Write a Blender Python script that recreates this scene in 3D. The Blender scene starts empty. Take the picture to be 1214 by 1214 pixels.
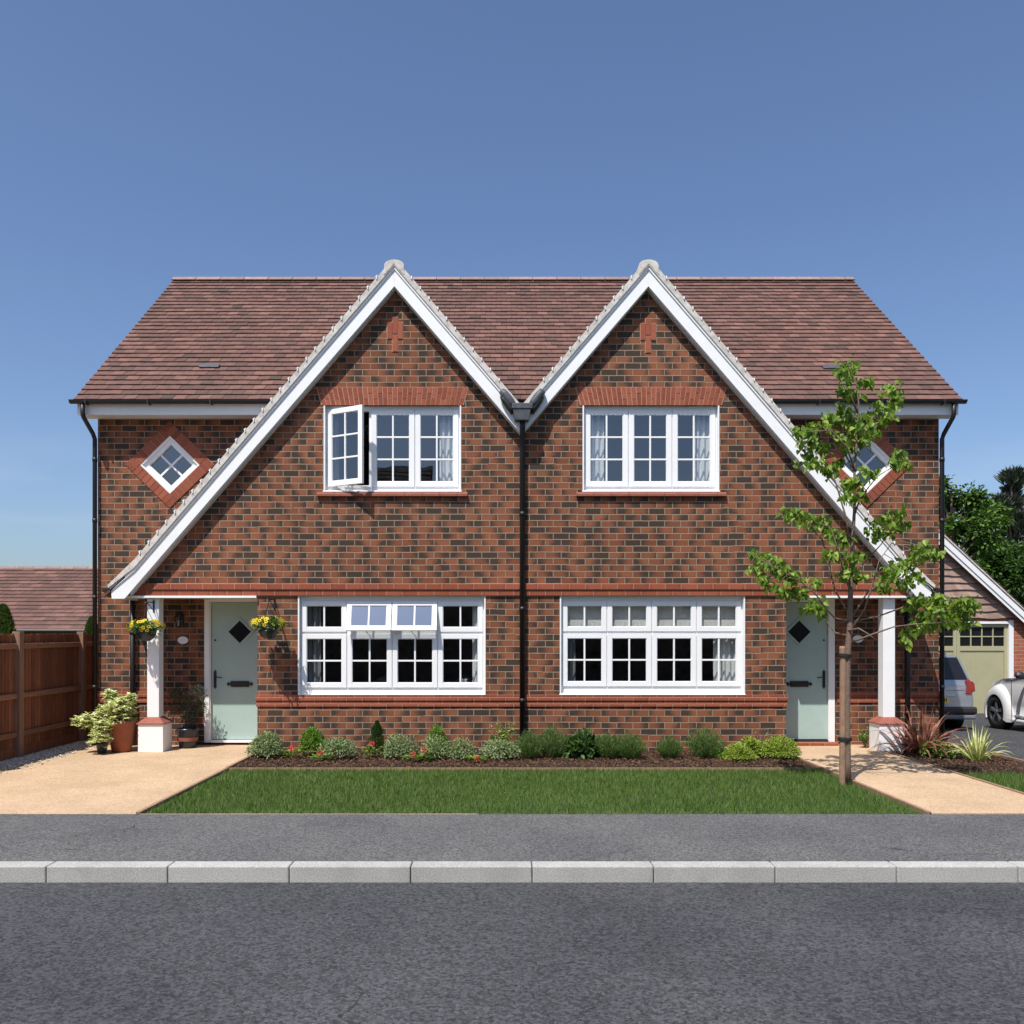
import bpy, math, random
from mathutils import Vector, Matrix, geometry
R = math.radians
random.seed(7)
sc = bpy.context.scene
COL = sc.collection

# ------------------------------------------------------------------ camera, sky, sun, exposure
CAMY, EYE, F, CX, CY = -12.8, 1.75, 1024.0, 590.0, 750.0
cd = bpy.data.cameras.new('camera'); cam = bpy.data.objects.new('camera', cd); COL.objects.link(cam)
cam.location = (0, CAMY, EYE); cam.rotation_euler = (R(90), 0, 0)
cd.sensor_width = 36; cd.lens = 36*F/1214
cd.shift_x = (607-CX)/1214; cd.shift_y = (CY-607)/1214
cd.clip_end = 2000; cd.clip_start = .1
sc.camera = cam

SUN_DIR = Vector((.58, 1, -2.0)).normalized()      # the way the light travels
w = bpy.data.worlds.new('World'); sc.world = w; w.use_nodes = True
nt = w.node_tree; bg = nt.nodes['Background']
sky = nt.nodes.new('ShaderNodeTexSky'); sky.sky_type = 'NISHITA'; sky.sun_disc = False
sky.sun_elevation = math.asin(-SUN_DIR.z)
sky.sun_rotation = math.atan2(-SUN_DIR.x, -SUN_DIR.y)
sky.air_density = 1.0; sky.dust_density = 1.7; sky.ozone_density = 2.0; sky.altitude = 50
tc = nt.nodes.new('ShaderNodeTexCoord')
mp = nt.nodes.new('ShaderNodeMapping'); mp.inputs['Scale'].default_value = (1.6, 1.6, 9)
nz = nt.nodes.new('ShaderNodeTexNoise'); nz.inputs['Scale'].default_value = 2.2; nz.inputs['Detail'].default_value = 7
rp = nt.nodes.new('ShaderNodeValToRGB'); rp.color_ramp.elements[0].position = .46; rp.color_ramp.elements[1].position = .85
rp.color_ramp.elements[1].color = (.5, .5, .5, 1)
mx = nt.nodes.new('ShaderNodeMixRGB'); mx.inputs[2].default_value = (5.2, 5.4, 5.8, 1)
L = nt.links.new
sepz = nt.nodes.new('ShaderNodeSeparateXYZ'); L(tc.outputs['Generated'], sepz.inputs[0])
gate = nt.nodes.new('ShaderNodeMapRange'); L(sepz.outputs[2], gate.inputs[0])
for i_, q_ in enumerate((.22, .12, 0, 1)): gate.inputs[i_+1].default_value = q_
gm_ = nt.nodes.new('ShaderNodeMath'); gm_.operation = 'MULTIPLY'; L(gate.outputs[0], gm_.inputs[1]); L(rp.outputs[0], gm_.inputs[0])
L(tc.outputs['Generated'], mp.inputs['Vector']); L(mp.outputs[0], nz.inputs['Vector']); L(nz.outputs[0], rp.inputs[0])
L(gm_.outputs[0], mx.inputs[0]); L(sky.outputs[0], mx.inputs[1]); 
tint = nt.nodes.new('ShaderNodeMixRGB'); tint.blend_type = 'MULTIPLY'; tint.inputs[0].default_value = 1; tint.inputs[2].default_value = (.96, 1.04, 1.18, 1)
L(mx.outputs[0], tint.inputs[1]); L(tint.outputs[0], bg.inputs[0])
bg.inputs[1].default_value = .106
ld = bpy.data.lights.new('sun', 'SUN'); ld.energy = 5.0; ld.angle = R(.5); ld.color = (1, .955, .89)
sun = bpy.data.objects.new('sun', ld); COL.objects.link(sun)
sun.rotation_euler = SUN_DIR.to_track_quat('-Z', 'Y').to_euler(); sun.location = (-8, -15, 25)
sc.view_settings.view_transform = 'Standard'; sc.view_settings.look = 'None'
sc.view_settings.exposure = .22; sc.view_settings.gamma = 1

def P(px, py, Y):                       # a photo pixel at real depth Y -> (x, z)
    D = Y-CAMY
    return ((px-CX)*D/F, EYE-(py-CY)*D/F)

# ------------------------------------------------------------------ materials
def mat_new(name):
    m = bpy.data.materials.new(name); m.use_nodes = True
    t = m.node_tree; return m, t, t.nodes['Principled BSDF']
def nd(t, kind, **kw):
    n = t.nodes.new(kind)
    for k, v in kw.items():
        if k.startswith('i_'):
            n.inputs[k[2:]].default_value = v
        else: setattr(n, k, v)
    return n
def mth(t, op, a, b=None, c=None):
    n = t.nodes.new('ShaderNodeMath'); n.operation = op
    for i, s in enumerate((a, b, c)):
        if s is None: continue
        if isinstance(s, (int, float)): n.inputs[i].default_value = s
        else: t.links.new(s, n.inputs[i])
    return n.outputs[0]
def mixc(t, f, a, b, mode='MIX'):
    n = t.nodes.new('ShaderNodeMixRGB'); n.blend_type = mode
    for i, s in enumerate((f, a, b)):
        if isinstance(s, (int, float)): n.inputs[i].default_value = s
        elif isinstance(s, tuple): n.inputs[i].default_value = (*s, 1)
        else: t.links.new(s, n.inputs[i])
    return n.outputs[0]
def maprange(t, v, a, b, c=0., d=1.):
    n = t.nodes.new('ShaderNodeMapRange'); t.links.new(v, n.inputs[0])
    for i, q in enumerate((a, b, c, d)): n.inputs[i+1].default_value = q
    n.clamp = True; return n.outputs[0]
def bump(t, p, h, s, d=.01):
    b = t.nodes.new('ShaderNodeBump'); b.inputs['Strength'].default_value = s; b.inputs['Distance'].default_value = d
    t.links.new(h, b.inputs['Height']); t.links.new(b.outputs[0], p.inputs['Normal'])
def noise(t, scale, detail=4, rough=.55, coord=None, vec=None, out=0):
    n = t.nodes.new('ShaderNodeTexNoise'); n.inputs['Scale'].default_value = scale
    n.inputs['Detail'].default_value = detail; n.inputs['Roughness'].default_value = rough
    if vec is None:
        c = t.nodes.new('ShaderNodeTexCoord'); vec = c.outputs[coord or 'Object']
    t.links.new(vec, n.inputs['Vector']); return n.outputs[out]

def plain(name, col, rough=.5, var=.12, scale=6, bmp=.0, metal=0, spec=.5, coat=0, fine=0):
    m, t, p = mat_new(name)
    n = noise(t, scale, 5)
    f = maprange(t, n, .3, .7)
    a = tuple(c*(1-var) for c in col); b = tuple(min(1, c*(1+var)) for c in col)
    t.links.new(mixc(t, f, a, b), p.inputs['Base Color'])
    p.inputs['Roughness'].default_value = rough; p.inputs['Metallic'].default_value = metal
    p.inputs['Specular IOR Level'].default_value = spec
    p.inputs['Coat Weight'].default_value = coat
    if bmp:
        bump(t, p, noise(t, fine or scale*12, 5), bmp, .006)
    return m

def island(name, stops, rough=.8, var=.2, scale=20, transl=0, bmp=0, spec=.3, patch=None):
    """colour picked per separate piece (tile, leaf, blade) plus fine mottling"""
    m, t, p = mat_new(name)
    g = t.nodes.new('ShaderNodeNewGeometry')
    r = t.nodes.new('ShaderNodeValToRGB'); r.color_ramp.interpolation = 'LINEAR'
    cr = r.color_ramp
    for i, (pos, c) in enumerate(stops):
        e = cr.elements[i] if i < 2 else cr.elements.new(pos)
        e.position = pos; e.color = (*c, 1)
    t.links.new(g.outputs['Random Per Island'], r.inputs[0])
    n = noise(t, scale, 5, .65)
    col = mixc(t, 1.0, r.outputs[0], mixc(t, maprange(t, n, .3, .7), (1-var,)*3, (1+var,)*3), 'MULTIPLY')
    t.links.new(col, p.inputs['Base Color'])
    if patch:
        c = t.nodes.new('ShaderNodeTexCoord'); mp = t.nodes.new('ShaderNodeMapping'); mp.inputs['Scale'].default_value = (.9, 2.4, 2.4)
        t.links.new(c.outputs['Object'], mp.inputs[0]); pn = noise(t, 1.1, 5, .65, vec=mp.outputs[0])
        col = mixc(t, maprange(t, pn, .56, .70, 0, .6), col, patch)
        col = mixc(t, 1.0, col, mixc(t, maprange(t, noise(t, .5, 4, .6), .3, .7), (.88,)*3, (1.12,)*3), 'MULTIPLY')
        t.links.new(col, p.inputs['Base Color'])
    p.inputs['Roughness'].default_value = rough; p.inputs['Specular IOR Level'].default_value = spec
    if bmp: bump(t, p, noise(t, scale*6, 5), bmp, .004)
    if transl:
        tr = t.nodes.new('ShaderNodeBsdfTranslucent'); t.links.new(mixc(t, 1.0, col, (1.15, 1.25, .6), 'MULTIPLY'), tr.inputs[0])
        mx = t.nodes.new('ShaderNodeMixShader'); mx.inputs[0].default_value = transl
        t.links.new(p.outputs[0], mx.inputs[1]); t.links.new(tr.outputs[0], mx.inputs[2])
        t.links.new(mx.outputs[0], t.nodes['Material Output'].inputs[0])
    return m

def brick(name, W, H, v0, red1, red2, dark, mortar, darkness=.5, stagger=.5, mw=.0085, spread=.25):
    m, t, p = mat_new(name)
    uv = t.nodes.new('ShaderNodeUVMap'); uv.uv_map = 'UVMap'
    sp = t.nodes.new('ShaderNodeSeparateXYZ'); t.links.new(uv.outputs[0], sp.inputs[0])
    nv = noise(t, 9, 3, .5, vec=uv.outputs[0])
    dv = mth(t, 'MULTIPLY', mth(t, 'SUBTRACT', nv, .5), .007)
    vv = mth(t, 'DIVIDE', mth(t, 'SUBTRACT', mth(t, 'ADD', sp.outputs[1], dv), v0), H)
    row = mth(t, 'FLOOR', vv); fv = mth(t, 'FRACT', vv)
    par = mth(t, 'FLOORED_MODULO', row, 2.0)
    uu = mth(t, 'ADD', mth(t, 'DIVIDE', mth(t, 'ADD', sp.outputs[0], dv), W), mth(t, 'MULTIPLY', par, stagger))
    col = mth(t, 'FLOOR', uu); fu = mth(t, 'FRACT', uu)
    cb = t.nodes.new('ShaderNodeCombineXYZ'); t.links.new(col, cb.inputs[0]); t.links.new(row, cb.inputs[1])
    wn = t.nodes.new('ShaderNodeTexWhiteNoise'); wn.noise_dimensions = '2D'; t.links.new(cb.outputs[0], wn.inputs['Vector'])
    sc3 = t.nodes.new('ShaderNodeSeparateColor'); t.links.new(wn.outputs['Color'], sc3.inputs[0])
    r1, r2, r3 = sc3.outputs[0], sc3.outputs[1], sc3.outputs[2]
    du = mth(t, 'MULTIPLY', mth(t, 'MINIMUM', fu, mth(t, 'SUBTRACT', 1.0, fu)), W)
    dz = mth(t, 'MULTIPLY', mth(t, 'MINIMUM', fv, mth(t, 'SUBTRACT', 1.0, fv)), H)
    dd = mth(t, 'MINIMUM', du, dz)
    wob = mth(t, 'MULTIPLY', mth(t, 'SUBTRACT', noise(t, 60, 3, .6, vec=uv.outputs[0]), .5), .004)
    mask = maprange(t, mth(t, 'ADD', dd, wob), mw*.75, mw*1.25)      # 0 in the joint, 1 on the brick
    # charcoal flashing: burnt on to one end of a brick, sometimes the whole of it
    mpv = t.nodes.new('ShaderNodeMapping'); mpv.inputs['Scale'].default_value = (1, .8, 1); t.links.new(uv.outputs[0], mpv.inputs[0])
    nn = noise(t, 30, 5, .6, vec=mpv.outputs[0])
    side = mth(t, 'GREATER_THAN', r1, .5)
    end = mth(t, 'ABSOLUTE', mth(t, 'SUBTRACT', fu, side))
    slant = mth(t, 'MULTIPLY', mth(t, 'SUBTRACT', fv, .5), mth(t, 'MULTIPLY', mth(t, 'SUBTRACT', r3, .5), .45))
    ext = mth(t, 'MULTIPLY_ADD', mth(t, 'POWER', r2, 1.15), darkness*.66, darkness*.16)
    ext = mth(t, 'ADD', ext, mth(t, 'MULTIPLY', mth(t, 'GREATER_THAN', r2, .89), darkness*.55))
    edge = mth(t, 'SUBTRACT', mth(t, 'ADD', end, slant), ext)
    edge = mth(t, 'ADD', edge, mth(t, 'MULTIPLY', mth(t, 'SUBTRACT', nn, .5), .45))
    dk = maprange(t, edge, .22, -.20)
    base = mixc(t, r3, red1, red2)
    ft = noise(t, 90, 4, .7, vec=uv.outputs[0])
    base = mixc(t, 1.0, base, mixc(t, maprange(t, ft, .3, .7), (1-spread,)*3, (1+spread,)*3), 'MULTIPLY')
    bc = mixc(t, mth(t, 'MULTIPLY', dk, .90), base, dark)
    big = noise(t, .55, 4, .6, vec=uv.outputs[0])
    bc = mixc(t, 1.0, bc, mixc(t, maprange(t, big, .3, .7), (.84,)*3, (1.12,)*3), 'MULTIPLY')
    mo = mixc(t, maprange(t, nn, .3, .7), tuple(c*.8 for c in mortar), mortar)
    t.links.new(mixc(t, mask, mo, bc), p.inputs['Base Color'])
    p.inputs['Roughness'].default_value = .88; p.inputs['Specular IOR Level'].default_value = .25
    h = mth(t, 'ADD', mth(t, 'MULTIPLY', mask, 1.0), mth(t, 'MULTIPLY', ft, .35))
    bump(t, p, h, .75, .006)
    return m

BH = .0934
M = {}
M['brick'] = brick('multi brick', .2356, BH, 2.475, (.180, .063, .031), (.255, .092, .045), (.040, .033, .026), (.31, .232, .168), .90, mw=.0064)
M['red_brick'] = brick('smooth red brick', .2356, .0935, 2.475, (.245, .068, .036), (.315, .092, .050), (.15, .03, .02), (.42, .22, .15), 0, mw=.006, spread=.15)
M['garage_brick'] = brick('garage brick', .2356, BH, 0, (.33, .10, .06), (.40, .13, .075), (.2, .06, .04), (.42, .26, .18), .12)
M['red_single'] = island('red soldier brick', [(0, (.225, .060, .033)), (1, (.325, .100, .056)), (.5, (.275, .077, .042))], .85, .15, 40, bmp=.3)
M['mortar'] = plain('mortar', (.46, .27, .19), .95, .15, 30, .3)
M['tile'] = island('clay roof tile', [(0, (.078, .055, .046)), (1, (.200, .106, .085)), (.04, (.110, .066, .055)), (.35, (.138, .074, .061)), (.8, (.160, .086, .070))], .86, .16, 9, bmp=.4, spec=.2, patch=(.092, .070, .056))
M['ridge'] = island('ridge tile', [(0, (.22, .15, .13)), (1, (.30, .20, .17))], .85, .2, 10, bmp=.3)
M['underlay'] = plain('roof underlay', (.028, .02, .018), .95)
M['verge'] = plain('verge mortar', (.57, .53, .48), .9, .25, 14, .4)
M['upvc'] = plain('white upvc', (.84, .84, .84), .32, .02, 3)
M['paint'] = plain('white paint', (.83, .83, .82), .55, .03, 5, .05)
M['black'] = plain('black plastic', (.010, .010, .011), .5, .2, 10)
M['iron'] = plain('black iron', (.014, .014, .015), .45, .2, 20)
M['lead'] = plain('weathered lead', (.065, .07, .08), .55, .35, 12, .2)
M['door'] = plain('duck egg door', (.365, .49, .455), .5, .03, 8, .06)
M['dark_glass'] = plain('dark glazing', (.012, .012, .014), .15, .1, 5)
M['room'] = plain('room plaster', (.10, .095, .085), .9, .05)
M['cloth'] = plain('curtain cloth', (.72, .72, .71), .95, .06, 5, .1)
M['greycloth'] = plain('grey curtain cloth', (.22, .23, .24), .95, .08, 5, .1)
M['blind'] = plain('blind cloth', (.70, .67, .62), .95, .08, 12, .1)
M['soffit'] = plain('soffit board', (.62, .63, .64), .6, .03)
M['terracotta'] = plain('terracotta', (.27, .085, .048), .8, .15, 8, .2)
M['cap'] = plain('clay cap tile', (.27, .085, .056), .8, .15, 12, .2)
M['glaze'] = plain('dark blue glaze', (.02, .026, .04), .3, .2, 10)
M['soil'] = plain('potting soil', (.03, .02, .013), .95, .4, 40, .6)
M['bark'] = plain('tree bark', (.17, .115, .085), .9, .3, 30, .6)
M['stake'] = plain('stake wood', (.27, .165, .105), .88, .22, 14, .5)
M['rubber'] = plain('black rubber', (.012, .012, .012), .7, .2)
M['chrome'] = plain('bright metal', (.7, .7, .7), .2, .02, metal=1)

def glass(name, refl, tint=(.82, .85, .86)):
    m, t, p = mat_new(name)
    t.nodes.remove(p)
    g = nd(t, 'ShaderNodeBsdfGlossy', i_Roughness=.012); g.inputs['Color'].default_value = (.95, .97, 1, 1)
    tr = nd(t, 'ShaderNodeBsdfTransparent'); tr.inputs[0].default_value = (*tint, 1)
    lw = nd(t, 'ShaderNodeLayerWeight')
    nn = noise(t, 1.7, 2); b = nd(t, 'ShaderNodeBump'); b.inputs['Strength'].default_value = .12; b.inputs['Distance'].default_value = .01
    t.links.new(nn, b.inputs['Height']); t.links.new(b.outputs[0], g.inputs['Normal'])
    f = mth(t, 'ADD', refl, mth(t, 'MULTIPLY', mth(t, 'POWER', lw.outputs['Facing'], 5.0), 1-refl))
    mx = nd(t, 'ShaderNodeMixShader'); t.links.new(f, mx.inputs[0])
    t.links.new(tr.outputs[0], mx.inputs[1]); t.links.new(g.outputs[0], mx.inputs[2])
    t.links.new(mx.outputs[0], t.nodes['Material Output'].inputs[0]); return m
M['glass'] = glass('window glass', .16)
M['glass_up'] = glass('boosted reflection glass', .5)  # reflectance raised by hand to brighten the sky mirrored in the open top lights
M['car_glass'] = glass('tinted car glass', .03, (.12, .13, .14))

def wood(name, c1, c2, scale=(14, 14, 1.2)):
    m, t, p = mat_new(name)
    g = t.nodes.new('ShaderNodeNewGeometry'); c = t.nodes.new('ShaderNodeTexCoord')
    mp = t.nodes.new('ShaderNodeMapping'); mp.inputs['Scale'].default_value = scale; t.links.new(c.outputs['Object'], mp.inputs[0])
    n = noise(t, 3, 6, .65, vec=mp.outputs[0])
    a = mixc(t, maprange(t, n, .3, .7), c1, c2)
    a = mixc(t, 1.0, a, mixc(t, g.outputs['Random Per Island'], (.72,)*3, (1.25,)*3), 'MULTIPLY')
    t.links.new(a, p.inputs['Base Color']); p.inputs['Roughness'].default_value = .85; p.inputs['Specular IOR Level'].default_value = .2
    bump(t, p, n, .5, .006); return m
M['fence'] = wood('stained fence board', (.16, .060, .032), (.29, .112, .058))
M['post'] = wood('fence post wood', (.20, .11, .07), (.36, .22, .145))
M['rail'] = wood('fence rail wood', (.18, .085, .05), (.30, .15, .09), (14, 1.2, 14))
M['waney'] = wood('waney edge board', (.24, .155, .125), (.42, .29, .235), (1.2, 8, 16))
M['khaki'] = plain('khaki garage paint', (.40, .375, .225), .6, .04, 4, .05)

def ground_mat(name, cols, scale, rough=.95, bmp=.4, fine=60, dist=.01, stone=None, cracks=0, sc_=.5):
    m, t, p = mat_new(name)
    n1 = noise(t, scale, 6, .6); n2 = noise(t, fine, 4, .7)
    c = mixc(t, maprange(t, n1, .32, .68), cols[0], cols[1])
    c = mixc(t, 1.0, c, mixc(t, maprange(t, n2, .3, .7), (.62,)*3, (1.38,)*3), 'MULTIPLY')
    h = n2
    if stone:                            # separate chippings
        tx = t.nodes.new('ShaderNodeTexCoord'); v = t.nodes.new('ShaderNodeTexVoronoi'); v.inputs['Scale'].default_value = stone
        t.links.new(tx.outputs['Object'], v.inputs['Vector'])
        sp = t.nodes.new('ShaderNodeSeparateColor'); t.links.new(v.outputs['Color'], sp.inputs[0])
        c = mixc(t, 1.0, c, mixc(t, sp.outputs[0], (1-sc_,)*3, (1+sc_,)*3), 'MULTIPLY')
    st = noise(t, scale*.35, 5, .7)      # old stains and wear
    c = mixc(t, maprange(t, st, .58, .66, 0, .35), c, tuple(q*.6 for q in cols[0]))
    if cracks:
        tx = t.nodes.new('ShaderNodeTexCoord'); wp = t.nodes.new('ShaderNodeVectorMath'); wp.operation = 'ADD'
        nc = t.nodes.new('ShaderNodeTexNoise'); nc.inputs['Scale'].default_value = 2; t.links.new(tx.outputs['Object'], nc.inputs['Vector'])
        t.links.new(tx.outputs['Object'], wp.inputs[0]); t.links.new(nc.outputs['Color'], wp.inputs[1])
        v = t.nodes.new('ShaderNodeTexVoronoi'); v.feature = 'DISTANCE_TO_EDGE'; v.inputs['Scale'].default_value = cracks; t.links.new(wp.outputs[0], v.inputs['Vector'])
        gate = maprange(t, noise(t, .35, 3), .50, .58)
        cr = mth(t, 'MULTIPLY', maprange(t, v.outputs[0], .006, .0015), gate)
        c = mixc(t, mth(t, 'MULTIPLY', cr, .8), c, (.015, .015, .015))
    t.links.new(c, p.inputs['Base Color']); p.inputs['Roughness'].default_value = rough
    p.inputs['Specular IOR Level'].default_value = .25
    bump(t, p, h, bmp, dist); return m
M['tan'] = ground_mat('tan bound gravel', ((.42, .295, .185), (.52, .37, .235)), 1.3, fine=170, bmp=.5, dist=.004, stone=75, sc_=.2)
M['asphalt'] = ground_mat('asphalt', ((.045, .046, .05), (.066, .067, .071)), .7, fine=120, bmp=.6, dist=.006, stone=60, cracks=.45)
M['footway'] = ground_mat('footway asphalt', ((.085, .085, .088), (.12, .118, .115)), .9, fine=120, bmp=.5, dist=.005, stone=80, cracks=.6)
M['earth'] = ground_mat('bed soil', ((.035, .022, .015), (.075, .05, .034)), 5, fine=45, bmp=1, dist=.03)
M['kerb'] = ground_mat('concrete kerb', ((.33, .32, .30), (.42, .41, .38)), 2, fine=90, dist=.003)
M['turf'] = ground_mat('turf', ((.045, .075, .018), (.075, .11, .03)), 1.2, fine=30, bmp=.8, dist=.03)
M['gravel'] = island('gravel stone', [(0, (.22, .19, .15)), (1, (.62, .57, .48))], .9, .2, 30)
M['chips'] = island('bark chip', [(0, (.04, .022, .014)), (1, (.16, .085, .05))], .95, .2, 30)

def leafm(name, c0, c1, c2, tr=.3, rough=.55):
    return island(name, [(0, c0), (1, c2), (.5, c1)], rough, .18, 14, tr, spec=.35)
M['lime'] = leafm('lime leaf', (.075, .15, .016), (.17, .275, .036), (.30, .40, .07), .42, .45)
M['box'] = leafm('box leaf', (.06, .14, .012), (.13, .25, .024), (.22, .36, .05))
M['hebe'] = leafm('hebe leaf', (.13, .19, .075), (.22, .29, .13), (.37, .43, .23))
M['darkleaf'] = leafm('dark leaf', (.02, .05, .01), (.045, .10, .018), (.09, .17, .035))
M['lav'] = leafm('lavender leaf', (.06, .11, .025), (.10, .17, .04), (.17, .25, .07))
M['yellowgreen'] = leafm('yellow green leaf', (.14, .21, .02), (.24, .33, .035), (.36, .44, .07))
M['pieris'] = leafm('variegated leaf', (.26, .34, .10), (.60, .62, .27), (.82, .80, .50), .2)
M['olive'] = leafm('olive leaf', (.03, .045, .025), (.055, .075, .045), (.10, .13, .08), .15)
M['basket'] = leafm('trailing leaf', (.06, .11, .02), (.10, .18, .03), (.2, .28, .06))
M['treeleaf'] = leafm('tree leaf', (.030, .072, .011), (.068, .138, .02), (.14, .235, .04), .3)
M['pine'] = leafm('pine needles', (.03, .04, .03), (.055, .07, .05), (.10, .11, .075), .1)
M['phormium'] = leafm('bronze blade', (.05, .025, .018), (.19, .07, .048), (.40, .19, .14), .2)
M['yucca'] = leafm('striped blade', (.18, .25, .04), (.45, .48, .16), (.70, .68, .38), .2)
M['grass'] = leafm('grass blade', (.05, .10, .014), (.085, .155, .022), (.14, .21, .04), .3)
M['petal_y'] = leafm('yellow petal', (.60, .42, .01), (.78, .58, .02), (.85, .70, .06), .2)
M['petal_p'] = leafm('pink petal', (.60, .02, .04), (.75, .06, .09), (.85, .30, .32), .2)
M['petal_d'] = plain('dark flower eye', (.07, .02, .01), .8)

# ------------------------------------------------------------------ mesh builder
ORG = {}
class MB:
    def __init__(s): s.v = []; s.f = []; s.uv = {}
    def poly(s, pts, uv=None):
        n = len(s.v); s.v += [tuple(p) for p in pts]; s.f.append(tuple(range(n, n+len(pts))))
        if uv: s.uv[len(s.f)-1] = uv
    def hexa(s, c):                     # 8 corners: bottom 4 ccw, top 4 ccw
        n = len(s.v); s.v += [tuple(p) for p in c]
        for q in ((3,2,1,0),(4,5,6,7),(0,1,5,4),(1,2,6,5),(2,3,7,6),(3,0,4,7)): s.f.append(tuple(n+i for i in q))
    def box(s, x0, x1, y0, y1, z0, z1):
        s.hexa([(x0,y0,z0),(x1,y0,z0),(x1,y1,z0),(x0,y1,z0),(x0,y0,z1),(x1,y0,z1),(x1,y1,z1),(x0,y1,z1)]); return s
    def obox(s, o, U, V, W):            # box from corner o along three vectors
        o, U, V, W = map(Vector, (o, U, V, W))
        s.hexa([o, o+U, o+U+V, o+V, o+W, o+U+W, o+U+V+W, o+V+W]); return s
    def prism(s, poly, y0, y1):         # poly in (x,z), extruded in y
        n = len(s.v); k = len(poly)
        s.v += [(x, y0, z) for x, z in poly] + [(x, y1, z) for x, z in poly]
        s.f.append(tuple(n+i for i in range(k))); s.f.append(tuple(n+k+i for i in reversed(range(k))))
        for i in range(k):
            j = (i+1) % k; s.f.append((n+i, n+k+i, n+k+j, n+j))
        return s
    def prism_x(s, poly, x0, x1):       # poly in (y,z)
        n = len(s.v); k = len(poly)
        s.v += [(x0, y, z) for y, z in poly] + [(x1, y, z) for y, z in poly]
        s.f.append(tuple(n+i for i in range(k))); s.f.append(tuple(n+k+i for i in reversed(range(k))))
        for i in range(k):
            j = (i+1) % k; s.f.append((n+i, n+k+i, n+k+j, n+j))
        return s
    def tube(s, path, rad, seg=8, cap=True):
        path = [Vector(p) for p in path]
        if isinstance(rad, (int, float)): rad = [rad]*len(path)
        n0 = len(s.v); up = Vector((.31, .17, .93))
        for i, p in enumerate(path):
            d = (path[min(i+1, len(path)-1)]-path[max(i-1, 0)]).normalized()
            a = d.cross(up)
            if a.length < .05: a = d.cross(Vector((1, 0, 0)))
            a.normalize(); b = d.cross(a)
            for k in range(seg):
                t = 2*math.pi*k/seg; s.v.append(tuple(p+(a*math.cos(t)+b*math.sin(t))*rad[i]))
        for i in range(len(path)-1):
            for k in range(seg):
                j = (k+1) % seg; a = n0+i*seg
                s.f.append((a+k, a+j, a+seg+j, a+seg+k))
        if cap:
            s.f.append(tuple(n0+k for k in range(seg))); s.f.append(tuple(n0+(len(path)-1)*seg+k for k in reversed(range(seg))))
        return s
    def lathe(s, prof, c, seg=24, axis='z'):   # prof: (r, h)
        n0 = len(s.v)
        for r, h in prof:
            for k in range(seg):
                t = 2*math.pi*k/seg; a, b = r*math.cos(t), r*math.sin(t)
                q = (a, b, h) if axis == 'z' else (h, a, b) if axis == 'x' else (a, h, b)
                s.v.append((c[0]+q[0], c[1]+q[1], c[2]+q[2]))
        for i in range(len(prof)-1):
            for k in range(seg):
                j = (k+1) % seg; a = n0+i*seg; s.f.append((a+k, a+j, a+seg+j, a+seg+k))
        return s
    def leaf(s, c, d, nrm, L, Wd, fold=.25):   # pointed oval leaf folded along its rib
        c, d, nrm = Vector(c), Vector(d).normalized(), Vector(nrm)
        sd = d.cross(nrm)
        if sd.length < .01: sd = d.cross(Vector((.3, .5, .8)))
        sd.normalize(); up = sd.cross(d)
        n = len(s.v)
        for a, b in ((0, 0), (.35, .5), (.75, .36), (1, 0), (.75, -.36), (.35, -.5)):
            s.v.append(tuple(c+d*L*a+sd*Wd*b+up*(abs(b)*Wd*fold-(a*a)*L*.12)))
        s.f += [(n, n+1, n+2, n+3), (n, n+3, n+4, n+5)]
    def quadleaf(s, c, L, Wd, d=None):
        c = Vector(c); d = d or Vector((random.gauss(0,1), random.gauss(0,1), random.gauss(0,1)))
        d = d.normalized(); sd = d.cross(Vector((random.gauss(0,1), random.gauss(0,1), random.gauss(0,1)))).normalized()
        n = len(s.v)
        s.v += [tuple(c-d*L*.5), tuple(c+sd*Wd*.5), tuple(c+d*L*.5), tuple(c-sd*Wd*.5)]
        s.f.append((n, n+1, n+2, n+3))
    def build(s, name, mat, parent=None, smooth=False, bevel=0, label=None, recalc=True):
        o = Vector(ORG.get(parent.name, (0,0,0))) if parent else Vector((0,0,0))
        me = bpy.data.meshes.new(name)
        me.from_pydata([(x-o.x, y-o.y, z-o.z) for x, y, z in s.v], [], s.f)
        if recalc:
            import bmesh
            bm = bmesh.new(); bm.from_mesh(me); bmesh.ops.recalc_face_normals(bm, faces=bm.faces); bm.to_mesh(me); bm.free()
        uvl = me.uv_layers.new(name='UVMap')
        for p in me.polygons:
            n = p.normal; ax = max(range(3), key=lambda i: abs(n[i]))
            ex = s.uv.get(p.index)
            for q, li in enumerate(p.loop_indices):
                c = me.vertices[me.loops[li].vertex_index].co + o
                uvl.data[li].uv = (c.x, c.z) if ax == 1 else (c.y, c.z) if ax == 0 else (c.x, c.y)
        me.materials.append(M[mat] if isinstance(mat, str) else mat)
        if smooth:
            for p in me.polygons: p.use_smooth = True
        ob = bpy.data.objects.new(name, me); COL.objects.link(ob)
        if parent: ob.parent = parent; ORG[ob.name] = tuple(o)
        else: ORG[ob.name] = (0, 0, 0)
        if bevel:
            b = ob.modifiers.new('bevel', 'BEVEL'); b.width = bevel; b.segments = 2; b.limit_method = 'ANGLE'
        if label: ob['label'] = label
        return ob

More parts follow.
